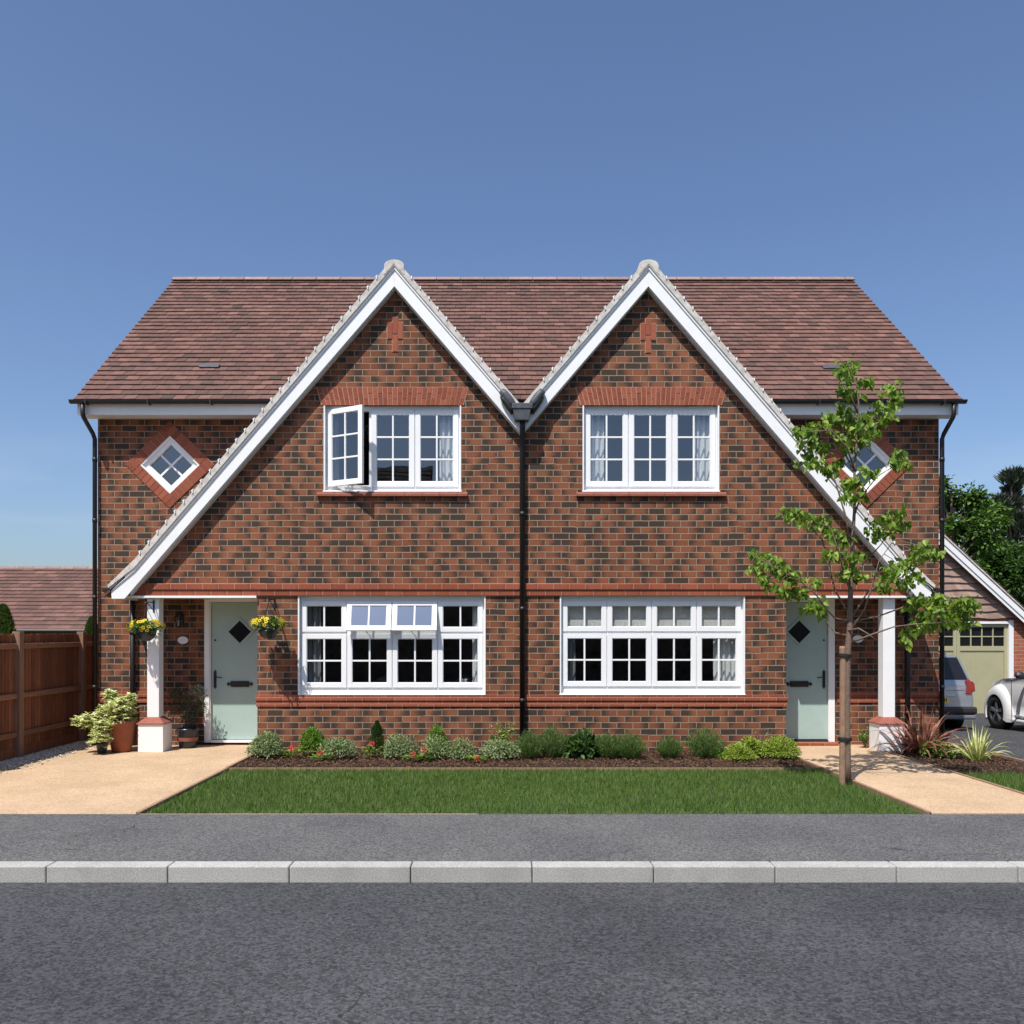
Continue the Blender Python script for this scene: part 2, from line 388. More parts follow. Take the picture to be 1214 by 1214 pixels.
def thing(name, label, cat, loc, group=None):
    o = bpy.data.objects.new(name, None); COL.objects.link(o); o.location = loc; o.empty_display_size = .2
    ORG[o.name] = tuple(loc); o['label'] = label; o['category'] = cat
    if group: o['group'] = group
    return o
def tag(o, label, cat, group=None, kind=None):
    o['label'] = label; o['category'] = cat
    if group: o['group'] = group
    if kind: o['kind'] = kind
    return o
def struct(name, mb, mat, **k):
    o = mb.build(name, mat, **k); o['kind'] = 'structure'; return o

def plate(mb, outline, holes, y0, y1, back=True):
    """wall plate in xz with real openings, thickness y0..y1"""
    vs = []; es = []
    for loop in [outline]+holes:
        n = len(vs); vs += [Vector(p) for p in loop]; es += [(n+i, n+(i+1) % len(loop)) for i in range(len(loop))]
    r = geometry.delaunay_2d_cdt(vs, es, [], 0, 1e-5)
    def inside(p, poly):
        c = False; k = len(poly)
        for i in range(k):
            a, b = poly[i], poly[i-1]
            if (a[1] > p[1]) != (b[1] > p[1]) and p[0] < (b[0]-a[0])*(p[1]-a[1])/(b[1]-a[1])+a[0]: c = not c
        return c
    for tri in r[2]:
        pts = [r[0][i] for i in tri]; c = sum((Vector(q) for q in pts), Vector((0, 0)))/3
        if not inside(c, outline) or any(inside(c, h) for h in holes): continue
        mb.poly([(q[0], y0, q[1]) for q in pts])
        if back: mb.poly([(q[0], y1, q[1]) for q in reversed(pts)])
    for loop in [outline]+holes:
        k = len(loop)
        for i in range(k):
            a, b = loop[i], loop[(i+1) % k]
            mb.poly([(a[0], y0, a[1]), (a[0], y1, a[1]), (b[0], y1, b[1]), (b[0], y0, b[1])])

# ------------------------------------------------------------------ setting: ground, drive, paths
SW = .74                                # side walls and doors stand this far behind the gable front
def drive_z(y): return -.04*max(0, y-2.0)
g = MB()
g.poly([(-900,-900,-.42),(900,-900,-.42),(900,900,-.42),(-900,900,-.42)])
struct('ground', g, 'turf')
struct('paving', MB().box(-12, -3.5, -4.4, 8.5, -.3, -.012).box(-3.5, -.2, -4.4, -4.39, -.3, -.013), 'tan')
pth = MB(); pth.prism_x([(SW+.3, -.3), (SW+.3, -.006), (-4.4, -.006), (-4.4, -.3)], 4.2, 5.72)
struct('garden_path', pth, 'tan')
struct('flower_bed', MB().box(-3.5, 4.2, -1.62, .02, -.3, -.02).box(5.72, 7.2, -1.9, SW+.1, -.3, -.03), 'earth')
struct('lawn', MB().box(-3.5, 4.2, -4.4, -1.62, -.3, -.03).box(5.72, 7.2, -4.4, -1.9, -.3, -.034), 'turf')
dr = MB(); dr.prism_x([(-6.3, -.4), (-6.3, -.1), (-4.4, -.02), (2.3, -.02), (9.5, -.31), (12, -.31), (12, -.5)], 7.2, 16)
dr.prism_x([(SW+.1, -.4), (SW+.1, -.02), (2.3, -.02), (9.5, -.31), (12, -.31), (12, -.5)], 6.95, 7.199)
struct('driveway', dr, 'asphalt')
struct('back_garden', MB().box(-40, 5, 8.5, 60, -.4, -.05).box(5, 60, 12, 90, -.4, -.33).box(-60, -12, -4.4, 8.5, -.4, -.1).box(16, 60, -4.4, 12, -.4, -.2), 'turf')
struct('pavement', MB().box(-60, 7.2, -6.15, -4.4, -.3, -.016).box(16, 60, -6.15, -4.4, -.3, -.016), 'footway')
kb = MB()
x = -40
while x < 60:
    if not (7.0 < x < 16): kb.box(x+.003, x+.912, -6.3, -6.15, -.3, -.008)
    x += .915
struct('kerb', kb, 'kerb', bevel=.01)
struct('road', MB().box(-200, 200, -14, -6.3, -.4, -.13), 'asphalt')
struct('far_pavement', MB().box(-200, 200, -16, -14, -.4, 0), 'footway')
eb = MB()                                # edging boards between path/bed/lawn
eb.box(-3.52, -3.48, -1.62, .0, -.1, .012).box(-3.52, -3.48, -4.4, -1.63, -.1, .004).box(4.18, 4.22, -4.4, SW, -.1, .008).box(5.70, 5.74, -4.4, SW, -.1, .008)
eb.box(-3.47, 4.17, -1.64, -1.60, -.1, .0).box(7.18, 7.22, -4.4, SW, -.1, .004)
struct('path_edging', eb, 'stake')

# ------------------------------------------------------------------ the pair of houses
MX = .348                                # mirror line: the party wall
house = thing('brick_house', 'pair of joined red brick houses with twin steep gables, brown tiled roof and white bargeboards', 'house', (MX, 3.5, 0))
PB = -.15                                # plane of the bargeboards
AX = (-1.513, 2.209); SL = 1.163
def mir(x): return 2*MX-x
EZ = 5.30; EY = .415; RY = 4.52; RZ = 8.81
XL, XR = -6.267, 6.915
def zline(ztop, x, ax): return ztop-SL*abs(x-ax)
# front wall with two gables
zt = 6.93
xl = AX[0]-(zt-2.31)/SL; xr = mir(xl)
vz = zline(zt, MX, AX[0])
out = [(xl, 2.31), (-3.56, 2.31), (-3.56, -.25), (4.275, -.25), (4.275, 2.31), (xr, 2.31), (AX[1], zt), (MX, vz), (AX[0], zt)]
def rect(px0, py0, px1, py1, Y=0):
    a, b = P(px0, py0, Y), P(px1, py1, Y); return (a[0], b[0], b[1], a[1])      # x0,x1,z0,z1
WU_L = rect(384, 480.5, 546.5, 583); WU_R = rect(691, 480.5, 852.5, 583)
WD_L = rect(353.5, 706, 575.5, 825.5); WD_R = rect(664, 706, 883, 824)
def rl(r): x0, x1, z0, z1 = r; return [(x0, z0), (x1, z0), (x1, z1), (x0, z1)]
wl = MB(); plate(wl, out, [rl(WU_L), rl(WU_R), rl(WD_L), rl(WD_R)], 0, .28)
# porch returns
wl.box(-3.56, -3.44, .282, SW, -.25, 2.31).box(4.155, 4.275, .282, SW, -.25, 2.31)
# side wall plane with diamonds and doors, from corner to corner
ztop = EZ-.16
DL = (P(201.5, 551, SW)); DR = (P(1027.5, 550.5, SW))
dia = lambda c, h: [(c[0]-h, c[1]), (c[0], c[1]-h*.97), (c[0]+h, c[1]), (c[0], c[1]+h*.97)]
DH = .475
doorL = (-4.60, -3.50, 0, 2.29); doorR = (4.19, 5.30, 0, 2.29)
bk = MB()
plate(bk, [(XL, -.25), (-3.44, -.25), (-3.44, ztop), (XL, ztop)], [dia(DL, DH), [(-4.6, .0), (-3.5, .0), (-3.5, 2.29), (-4.6, 2.29)]], SW, SW+.28)
plate(bk, [(4.155, -.25), (XR, -.25), (XR, ztop), (4.155, ztop)], [dia(DR, DH), [(4.2, .0), (5.3, .0), (5.3, 2.29), (4.2, 2.29)]], SW, SW+.28)
for f in range(len(bk.f)): wl.f.append(tuple(i+len(wl.v) for i in bk.f[f]))
wl.v += bk.v
# side and rear walls
BY = 8.3
wl.box(XL, XL+.28, SW+.282, BY, -.25, ztop).box(XR-.28, XR, SW+.282, BY, -.25, ztop).box(XL+.282, XR-.282, BY-.28, BY, -.25, ztop)
for xa, xb in ((XL, XL+.28), (XR-.28, XR)):
    wl.prism_x([(SW+.01, ztop+.001), (BY, ztop+.001), (BY, ztop+.02), (RY, RZ-.16), (SW+.01, ztop+.02)][0:0] or [(SW+.02, ztop+.001), (BY-.02, ztop+.001), (RY, RZ-.22)], xa, xb)
wl.build('wall', 'brick', house)
inn = MB()                               # floors and inner walls
inn.box(XL+.3, XR-.3, SW+.3, BY-.3, 2.45, 2.6).box(-3.4, 4.12, .3, SW+.29, 2.45, 2.6)
inn.box(XL+.3, XR-.3, 3.6, 3.7, .0, 2.44).box(XL+.3, XR-.3, 3.6, 3.7, 2.61, 5.0).box(MX-.1, MX+.1, .3, 3.59, .0, 2.44).box(MX-.1, MX+.1, .3, 3.59, 2.61, 4.6)
inn.box(XL+.3, XR-.3, SW+.3, BY-.3, 5.02, 5.08).box(XL+.3, XR-.3, SW+.3, BY-.3, -.1, .02).box(-3.4, 4.12, .3, SW+.29, -.1, .02)
inn.box(-3.5, -3.4, SW+.3, 3.59, .03, 2.44).box(4.15, 4.25, SW+.3, 3.59, .03, 2.44).box(-3.5, -3.4, SW+.3, 3.59, 2.61, 5.0).box(4.15, 4.25, SW+.3, 3.59, 2.61, 5.0)
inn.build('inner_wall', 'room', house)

# bands of smooth red brick
b1 = MB()
b1.box(-5.35, 6.05, -.045, -.001, 2.386, 2.475).box(-5.45, 6.15, -.028, -.001, 2.296, 2.385)
b1.build('brick_band', 'red_brick', house, bevel=.004)
b2 = MB()
for xa, xb, yy in ((-3.585, WD_L[0]-.0, 0), (WD_L[0]-.0, 4.30, 0), (XL-.02, -4.61, SW), (5.31, XR+.02, SW)):
    if yy == 0 and xa == -3.585: b2.box(xa, 4.30, -.03, -.001, .742, .832).box(xa+.01, 4.29, -.016, -.001, .652, .741)
    elif yy: b2.box(xa, xb, yy-.03, yy-.001, .742, .832).box(xa+.01, xb-.01, yy-.016, yy-.001, .652, .741)
b2.build('brick_band', 'red_brick', house, bevel=.004)

# flat arches of slanted soldier bricks, brick motif, diamond surrounds
def arch(r):
    x0, x1, z1 = r[0]-.03, r[1]+.03, r[3]
    mb = MB(); mo = MB(); n = 30; H = .265; c = (x0+x1)/2; sp = .075
    for i in range(n):
        a, b = i/n, (i+1)/n
        f = lambda t, h: x0+(x1-x0)*t+(2*t-1)*sp*(h/H)
        g_ = .0055
        cut = .09 if i % 2 else .175
        for h0, h1 in ((0, cut-g_), (cut+g_, H)):
            p = [(f(a, h0)+g_, z1+h0), (f(b, h0)-g_, z1+h0), (f(b, h1)-g_, z1+h1), (f(a, h1)+g_, z1+h1)]
            mb.prism(p, -.009+random.uniform(-.001, .001), .0)
    mo.prism([(x0-.01, z1+.001), (x1+.01, z1+.001), (x1+sp+.01, z1+H+.006), (x0-sp-.01, z1+H+.006)], -.004, .02)
    mo.build('arch_mortar', 'mortar', mb.build('window_arch', 'red_single', house))
arch(WU_L); arch(WU_R)
for px, yo in ((468, 0), (768, 1.5)):
    mb = MB(); mo = MB(); sh = 300/1214
    cx_ = P(px+.3, 0, 0)[0]
    zz = lambda q: P(0, q+yo, 0)[1]
    for xa, xb, q0, q1 in ((-.037, .037, 376, 396), (-.112, -.041, 382, 402), (.041, .112, 382, 402), (-.037, .037, 397, 417)):
        mb.box(cx_+xa, cx_+xb, -.012, .0, zz(q1)+.004, zz(q0)-.004)
        mo.box(cx_+xa-.008, cx_+xb+.008, -.005+random.uniform(0, .001), .01, zz(q1)-.003, zz(q0)+.003)
    mo.build('motif_mortar', 'mortar', mb.build('brick_motif', 'red_single', house))
def surround(c):
    mb = MB(); mo = MB()
    ri = DH*.985; wd = .163; n = 9
    cs = [(-1, 0), (0, -.97), (1, 0), (0, .97)]
    for k in range(4):
        a, b = Vector(cs[k])*ri, Vector(cs[(k+1) % 4])*ri
        e = (b-a).normalized(); o_ = Vector((e.y, -e.x)); Ln = (b-a).length+wd
        for i in range(n):
            t0, t1 = Ln*i/n+.005, Ln*(i+1)/n-.005
            mb.prism([(c[0]+q.x, c[1]+q.y) for q in (a+e*t0+o_*.004, a+e*t1+o_*.004, a+e*t1+o_*(wd-.003), a+e*t0+o_*(wd-.003))], SW-.014-random.uniform(0, .002), SW-.001)
        mo.prism([(c[0]+q.x, c[1]+q.y) for q in (a, a+e*Ln, a+e*Ln+o_*wd, a+o_*wd)], SW-.008, SW-.0005)
    mo.build('surround_mortar', 'mortar', mb.build('window_surround', 'red_single', house))
surround(DL); surround(DR)

# --------------- roofs of separate tiles
def tiles(mb, O, U, S, N, nu, rows, tw, gauge, clip=None, th=.030):
    O, U, S, N = map(Vector, (O, U, S, N))
    for r in range(rows):
        off = .5*tw*(r % 2)
        u0 = 0
        cuts = [0]+[off+tw*k for k in range(0 if off else 1, int(nu/tw)+2) if 0 < off+tw*k < nu-.01]+[nu]
        for a, b in zip(cuts, cuts[1:]):
            if clip and not clip((a+b)/2, r*gauge): continue
            j = random.uniform(-.0025, .0035); j2 = random.uniform(-.002, .003); g_ = .0022
            s0, s1 = r*gauge+random.uniform(-.003, .002), (r+1)*gauge+.02
            A = lambda u, s_, h: tuple(O+U*u+S*s_+N*h)
            lo = .004
            n = len(mb.v)
            mb.v += [A(a+g_, s0, lo), A(b-g_, s0, lo), A(a+g_, s0, th+j), A(b-g_, s0, th+j2), A(a+g_, s1, lo+.004+j), A(b-g_, s1, lo+.004+j2)]
            mb.f += [(n, n+1, n+3, n+2), (n+2, n+3, n+5, n+4), (n, n+2, n+4), (n+1, n+5, n+3)]
RX0, RX1 = -6.49, 7.11
dy, dz = RY-EY, RZ-EZ; ln = math.hypot(dy, dz)
S = Vector((0, dy/ln, dz/ln)); N = Vector((0, -dz/ln, dy/ln))
rows = 31
zmain = lambda y: EZ+(y-EY)*dz/dy
def clipmain(u, s_):                     # leave out what lies under the gable roofs
    x_ = RX0+u; z_ = EZ+S.z*s_
    return not any(z_ < 7.22-SL*abs(x_-a)-.35 for a in AX)
mt = MB(); tiles(mt, (RX0, EY, EZ), (1, 0, 0), S, N, RX1-RX0, rows, .19, ln/rows, clipmain)
rt = MB()
tiles(mt, (RX1, 2*RY-EY, EZ), (-1, 0, 0), Vector((0, -S.y, S.z)), Vector((0, -N.y, N.z)), RX1-RX0, rows, .19, ln/rows)
roof = mt.build('roof', 'tile', house, recalc=False)
ul = MB()
ul.prism_x([(EY+.02, EZ-.045), (EY+.02, EZ-.004), (RY, RZ-.002), (2*RY-EY-.02, EZ-.004), (2*RY-EY-.02, EZ-.045), (RY, RZ-.045)], RX0+.02, RX1-.02)
ul.build('roof_deck', 'underlay', roof)
rg = MB(); x = RX0-.01
while x < RX1-.05:
    x2 = min(x+.475, RX1+.01)
    for sg in (1, -1):
        rg.prism_x([(RY, RZ+.075), (RY, RZ+.05), (RY-sg*.115, RZ-.045), (RY-sg*.14, RZ-.03)], x+.004, x2-.004)
    x += .48
rg.build('ridge_tile', 'ridge', roof)
for px, py in ((248, 438), (988, 439.5)):
    Yv = EY+.9
    for _ in range(8):
        X_, Z_ = P(px, py, Yv); Yv = EY+(Z_-EZ)*dy/dz
    v = MB()
    o_ = Vector((X_-.16, Yv, Z_))
    v.obox(o_, (.32, 0, 0), S*.12, N*.05); v.build('roof_vent', 'lead', roof, bevel=.006)

# gable roofs (catslides down over the porches)
def gable(ax, side_long):
    r_all = MB(); dk = MB()
    L0 = 1/math.hypot(1, SL)
    for sg in (-1, 1):                   # sg: which way the slope falls
        long_ = (sg == side_long)
        xf = ax+sg*((7.13-2.55)/SL) if long_ else MX
        z_f = 7.13-SL*abs(xf-ax)
        length = abs(xf-ax)*math.hypot(1, SL)
        Sv = Vector((-sg, 0, SL))*L0; Nv = Vector((sg*SL, 0, 1))*L0
        nr = max(1, round(length/.167)); gg = length/nr
        if sg == -1: O = (xf, 2.6, z_f); U = (0, -1, 0); fl = lambda u, s_, z0=z_f: u > 2.6-SW+.05 or z0+s_*Sv.z > EZ+.05+(max(0, 2.6-u-EY))*dz/dy*.98-.25
        else: O = (xf, PB-.02, z_f); U = (0, 1, 0); fl = lambda u, s_, z0=z_f: u < SW-PB or z0+s_*Sv.z > EZ+.05+(max(0, u+PB-EY))*dz/dy*.98-.25
        if sg == -1: U = (0, -1, 0)
        tiles(r_all, O, U, Sv, Nv, 2.6-PB+.02, nr, .19, gg, fl)
        # deck
        a0 = (xf, z_f-.01); a1 = (ax, 7.12)
        n2 = (Nv.x*.05, Nv.z*.05)
        dk.prism([(a0[0], a0[1]), (a1[0], a1[1]), (a1[0], a1[1]-.075), (a0[0]-n2[0], a0[1]-n2[1])], PB+.06, SW-.001)
        zc = 5.45; xc = ax+sg*(7.12-zc)/SL
        if True:
            dk.prism([(xc, zc-.01), (a1[0], a1[1]), (a1[0], a1[1]-.075), (xc-n2[0], zc-.06)], SW, 2.3)
    if side_long:
        sg = side_long                   # the flared foot course
        x0 = ax+sg*((7.13-2.55)/SL)
        for k in range(2):
            xa, za = x0+sg*.15*k, 2.55-.135*k
            xb, zb = x0+sg*.15*(k+1), 2.55-.135*(k+1)
            y = PB-.02
            while y < SW-.02:
                y2 = min(y+.19, SW)
                r_all.prism([(xa, za), (xb, zb), (xb, zb+.026), (xa, za+.03)], y+.002, y2-.002); y += .19
    ro = r_all.build('gable_roof', 'tile', house, recalc=False)
    dk.build('roof_deck', 'underlay', ro)
    # half-round ridge end
    rc = MB()
    y = PB-.042
    while y < 2.3:
        n = 12; p = [(ax+.145*math.cos(math.pi*k/n), 7.115+.085*math.sin(math.pi*k/n)) for k in range(n+1)]+[(ax-.155, 6.965), (ax-.125, 6.985), (ax, 7.13), (ax+.125, 6.985), (ax+.155, 6.965)]
        rc.prism(p, y, y+.44); y += .445
    rc.build('ridge_tile', 'verge', ro, bevel=.01)
    # bargeboard, shadow board, verge
    bb = MB(); vg = MB(); clips = []; sb = MB()
    for sg in (-1, 1):
        if sg == side_long:
            q = lambda x_: x_ if sg == -1 else mir(x_)
            top = [(ax, 7.114), (q(-5.31), 7.114-SL*abs(-5.31+1.513)), (q(-5.67), 2.40)]
            bot = [(q(-5.652), 2.244), (q(-5.465), 2.244), (ax, 6.821)]
            vt = [(ax, 7.17), (ax+sg*.06, 7.165), (q(-5.31), 7.235-SL*abs(-5.31+1.513)), (q(-5.70), 2.445)]
            g1 = [(ax, 7.116), (q(-5.31), 7.116-SL*3.797), (q(-5.69), 2.402)]
        else:
            top = [(ax, 7.114), (MX, 7.114-SL*1.861)]
            bot = [(MX, 6.821-SL*1.861), (ax, 6.821)]
            vt = [(ax, 7.17), (ax+sg*.06, 7.165), (MX, 7.235-SL*1.861)]; g1 = [(ax, 7.116), (MX, 7.116-SL*1.861)]
        bb.prism(top+bot, PB, PB+.025)
        sb.prism(top+[(a_, b_-.045) for a_, b_ in reversed(top)], PB-.018, PB-.001)
        vg.prism(vt+list(reversed(g1)), PB-.035, PB+.3)
        L_ = abs(vt[2][0]-ax); n = int(L_/.128)
        for k in range(2, n+1):
            xx = ax+sg*.128*k; zz_ = 7.24-SL*.128*k
            if sg != side_long and zz_ < 5.33: continue
            vc = MB()
            vc.obox((xx-.007, PB-.05, zz_-.03), (.014, 0, 0), (0, .05, 0), (0, 0, .045))
            vc.obox((xx-.018, PB-.046, zz_-.002), (.036*.8, 0, -sg*.036*.7), (0, .04, 0), (0, 0, .010))
            clips.append(vc)
    bo = bb.build('bargeboard', 'paint', house, bevel=.004)
    sb.build('trim_board', 'paint', bo)
    vo_ = vg.build('verge', 'verge', ro)
    for vc in clips: vc.build('verge_clip', 'upvc', vo_)
gable(AX[0], -1); gable(AX[1], 1)
sf = MB()                                # sloping white soffits under the verges and flat porch ceilings
for ax, sl_ in ((AX[0], -1), (AX[1], 1)):
    for sg in (-1, 1):
        xe = (ax+sg*3.88) if sg == sl_ else MX
        sf.prism([(ax, 6.85), (xe, 6.85-SL*abs(xe-ax)), (xe, 6.81-SL*abs(xe-ax)), (ax, 6.81)], PB+.026, -.001)
sf.box(-5.62, -3.562, .0, SW-.002, 2.275, 2.305).box(4.277, mir(-5.62), .0, SW-.002, 2.275, 2.305)
sf.build('soffit', 'soffit', house)
pbm = MB()
pbm.box(-5.64, -3.562, -.055, -.002, 2.262, 2.294).build('porch_beam', 'paint', house, bevel=.003)
MB().box(4.277, mir(-5.64), -.055, -.002, 2.262, 2.294).build('porch_beam', 'paint', house, bevel=.003)
# canopy cheek: fills the end of the catslide above the beam
for s_ in (0, 1):
    ck = MB()
    q = (lambda x_: x_) if s_ == 0 else mir
    ck.prism([(q(-5.66), 2.25), (q(-5.63), 2.25), (q(-5.63), 2.41), (q(-5.66), 2.41)], PB+.03, SW-.002)
    ck.build('fascia', 'paint', house)

# main eaves: fascia, soffit, gutters, pipes
for a, b in ((RX0+.04, -2.95), (mir(-2.95), RX1-.04)):
    fs = MB().box(a, b, EY+.04, EY+.065, EZ-.205, EZ-.03)
    fo = fs.build('fascia', 'paint', house)
    MB().box(a+.0, b, EY+.066, SW-.002, EZ-.20, EZ-.18).build('soffit', 'soffit', fo)
bx = MB()                                # boxed eaves ends
bx.prism_x([(EY+.066, EZ-.178), (SW, EZ-.178), (SW, EZ+.2), (EY+.066, EZ-.04)], RX0+.04, RX0+.06)
bx.prism_x([(EY+.066, EZ-.178), (SW, EZ-.178), (SW, EZ+.2), (EY+.066, EZ-.04)], RX1-.06, RX1-.04)
bx.build('eaves_box', 'paint', house)
def gutter(a, b, y, z, r=.055):
    mb = MB(); n = 8; pr = []
    for k in range(n+1):
        t = math.pi*k/n; pr.append((y-r*math.cos(t), z-r*math.sin(t)))
    for k in range(n+1):
        t = math.pi*(n-k)/n; pr.append((y-(r-.006)*math.cos(t), z-(r-.006)*math.sin(t)+.002))
    mb.prism_x(pr, a, b)
    x_ = a+.25
    while x_ < b-.1:
        mb.box(x_-.012, x_+.012, y-.06, y+.055, z-.062, z+.004); x_ += .95
    for q in (a, b): mb.prism_x([(y-r*math.cos(math.pi*k/n), z-r*math.sin(math.pi*k/n)) for k in range(n+1)], q-.004, q+.004)
    return mb.build('gutter', 'black', house)
gutter(RX0-.03, -3.0, EY-.035, EZ-.005); gutter(mir(-3.0), RX1+.03, EY-.035, EZ-.005)
pr = .034
def pipe(pts, name='downpipe', brackets=(), r=pr):
    mb = MB(); mb.tube(pts, r, 10)
    for p in brackets: mb.tube([(p[0], p[1], p[2]-.03), (p[0], p[1], p[2]+.03)], r*1.14, 10)
    return mb.build(name, 'black', house, smooth=True)
for sg, Xw in ((-1, XL-.02), (1, XR+.02)):
    xo = P(98, 0, EY-.03)[0] if sg < 0 else P(1131, 0, EY-.03)[0]
    pipe([(xo, EY-.03, EZ-.05), (xo, EY-.03, EZ-.2), (xo-sg*.01, EY-.02, EZ-.26), (Xw+sg*.02, SW-.08, EZ-.45), (Xw, SW-.06, EZ-.53), (Xw, SW-.06, -.1)],
         brackets=[(Xw, SW-.06, z_) for z_ in (.9, 2.3, 3.5, 4.45)])
    xc = -5.735 if sg < 0 else mir(-5.735)
    gm = MB(); gm.prism([(xc-.065, 2.40), (xc-.05, 2.345), (xc, 2.325), (xc+.05, 2.345), (xc+.065, 2.40)], PB+.0, SW-.005)
    gm.build('gutter', 'black', house)
    xp = -5.695 if sg < 0 else mir(-5.695)
    pipe([(xp, SW-.07, 2.33), (xp, SW-.07, -.05)], brackets=[(xp, SW-.07, z_) for z_ in (.5, 1.75)], r=.036)
hp = MB()
a0, a1 = P(606.8, 477.5, -.32), P(631.5, 484, -.32)
hp.box(a0[0], a1[0], -.32, -.06, a1[1], a0[1])
c0, c1 = P(608, 484, -.31), P(629.5, 497.5, -.31)
hp.hexa([(c0[0]+.03, -.30, c1[1]), (c1[0]-.03, -.30, c1[1]), (c1[0]-.03, -.08, c1[1]), (c0[0]+.03, -.08, c1[1]), (c0[0], -.31, c0[1]-.001), (c1[0], -.31, c0[1]-.001), (c1[0], -.07, c0[1]-.001), (c0[0], -.07, c0[1]-.001)])
hop = hp.build('rainwater_hopper', 'lead', house, bevel=.006)
xm = P(619.2, 0, -.06)[0]
pipe([(xm, -.19, c1[1]+.03), (xm, -.19, c1[1]-.08), (xm, -.07, c1[1]-.3), (xm, -.07, -.05)], brackets=[(xm, -.07, z_) for z_ in (.75, 2.1, 3.5)], r=.04)
for (ax_, ay_), (bx_, by_) in (((594.5, 463), (609, 480.5)), ((643.5, 463), (629.5, 480.5))):
    m = MB(); p0, p1 = P(ax_, ay_, -.2), P(bx_, by_, -.2)
    pts = [Vector((p0[0], -.2, p0[1])).lerp(Vector((p1[0], -.2, p1[1])), k/4)+Vector((0, 0, -.012*k*k/4*.5)) for k in range(5)]
    m.tube(pts, [.05, .062, .066, .066, .055], 12)
    m.build('valley_outlet', 'lead', house, smooth=True)
    m = MB(); m.tube([p+Vector((0, -.0, -.085)) for p in pts], [.03, .045, .05, .05, .045], 10); m.build('valley_outlet', 'black', house, smooth=True)

# --------------- windows
def ring(mb, x0, x1, z0, z1, y0, y1, b, bb=None, bt=None):
    bb = bb or b; bt = bt or b
    mb.box(x0, x0+b, y0, y1, z0, z1).box(x1-b, x1, y0, y1, z0, z1).box(x0+b, x1-b, y0+.0005, y1-.0005, z0, z0+bb).box(x0+b, x1-b, y0+.0005, y1-.0005, z1-bt, z1)
def sash(win, x0, x1, z0, z1, nx, nz, y, b, gmat='glass', swing=None):
    """one glazed sash; swing = ('side'|'top', angle) turns it out about its hinge"""
    f = MB(); ring(f, x0, x1, z0, z1, y, y+.045, b)
    i0, i1, j0, j1 = x0+b, x1-b, z0+b, z1-b
    ring(f, i0+.0005, i1-.0005, j0+.0005, j1-.0005, y+.008, y+.03, .007)
    g = MB(); g.poly([(i0, y+.022, j0), (i1, y+.022, j0), (i1, y+.022, j1), (i0, y+.022, j1)])
    t = .0125
    for k in range(1, nx): xx = i0+(i1-i0)*k/nx; f.box(xx-t, xx+t, y+.006, y+.034, j0, j1)
    for k in range(1, nz): zz = j0+(j1-j0)*k/nz; f.box(i0, i1, y+.007, y+.033, zz-t, zz+t)
    if swing:
        if swing[0] == 'side': T = Matrix.Translation((x0+.01, y, 0)) @ Matrix.Rotation(-R(swing[1]), 4, 'Z') @ Matrix.Translation((-x0-.01, -y, 0))
        else: T = Matrix.Translation((0, y, z1)) @ Matrix.Rotation(-R(swing[1]), 4, 'X') @ Matrix.Translation((0, -y, -z1))
        for m_ in (f, g): m_.v = [tuple(T @ Vector(v)) for v in m_.v]
    f.build('sash', 'upvc', win, bevel=.004)
    g.build('pane', gmat, win)
def window(r, cols, rows_, y=.062, nx=2, nz=None, opened=None, gm='glass', sill=None):
    x0, x1, z0, z1 = r
    lin = MB(); b = .018
    lin.box(x0-.004, x0+b, -.006, .10, z0, z1).box(x1-b, x1+.004, -.006, .10, z0, z1).box(x0+b, x1-b, .055, .10, z1-b, z1)
    xa, xb = x0+b, x1-b; zb = z1-b
    fo = .052
    ring(lin, xa, xb, z0+.012, zb, y+.012, y+.075, fo, .14 if len(rows_) == 2 else .095, fo+(.03 if len(rows_) == 2 else 0))
    lin.prism_x([(-.012, z0-.004), (-.012, z0+.012), (y+.012, z0+.04), (y+.1, z0+.04), (y+.1, z0-.004)], x0-.012, x1+.012)
    ix0, ix1 = xa+fo*.45, xb-fo*.45; iz0, iz1 = (z0+.125, zb-.062) if len(rows_) == 2 else (z0+.085, zb-.035)
    n = cols; gap = .012; cw = (ix1-ix0-gap*(n-1))/n
    for k in range(1, n): xx = ix0+k*(cw+gap)-gap/2; lin.box(xx-.03, xx+.03, y+.013, y+.074, z0+.07, zb-fo)
    tot = iz1-iz0; zs = []
    if len(rows_) == 2:
        h0 = tot*rows_[0]; zs = [(iz0, iz0+h0-.02), (iz0+h0+.012, iz1)]
        lin.box(xa+fo, xb-fo, y+.0135, y+.0735, iz0+h0-.035, iz0+h0+.025)
    else: zs = [(iz0, iz1)]
    win = lin.build('window', 'upvc', house, bevel=.003)
    for i in range(n):
        for j, (za, zb_) in enumerate(zs):
            sw = (opened or {}).get((i, j))
            sash(win, ix0+i*(cw+gap), ix0+i*(cw+gap)+cw, za, zb_, nx, nz[j], y-.008, .07 if len(rows_) == 2 else .075, 'glass_up' if sw and sw[0] == 'top' else gm, sw)
            if sw and sw[0] == 'side':
                st = MB(); sx = ix0+i*(cw+gap)
                st.tube([(sx+.3, y, za+.012), (sx+.36, y-.16, za-.003)], .009, 6); st.tube([(sx+cw-.02, y, za+.0), (sx+.36, y-.17, za-.003)], .009, 6)
                st.box(sx+.25, sx+cw, y-.006, y+.012, za-.01, za+.015)
                st.build('window_stay', 'upvc', win)
            if sw and sw[0] == 'top':
                st = MB(); sx = ix0+i*(cw+gap)+cw/2
                st.tube([(sx-.06, y+.01, za+.02), (sx+.02, y-.11, za+.03)], .007, 6); st.box(sx-.03, sx+.03, y-.1, y-.08, za+.02, za+.05)
                st.build('window_stay', 'chrome', win)
    return win
window(WU_L, 3, [1], nz=[3], opened={(0, 0): ('side', 29)})
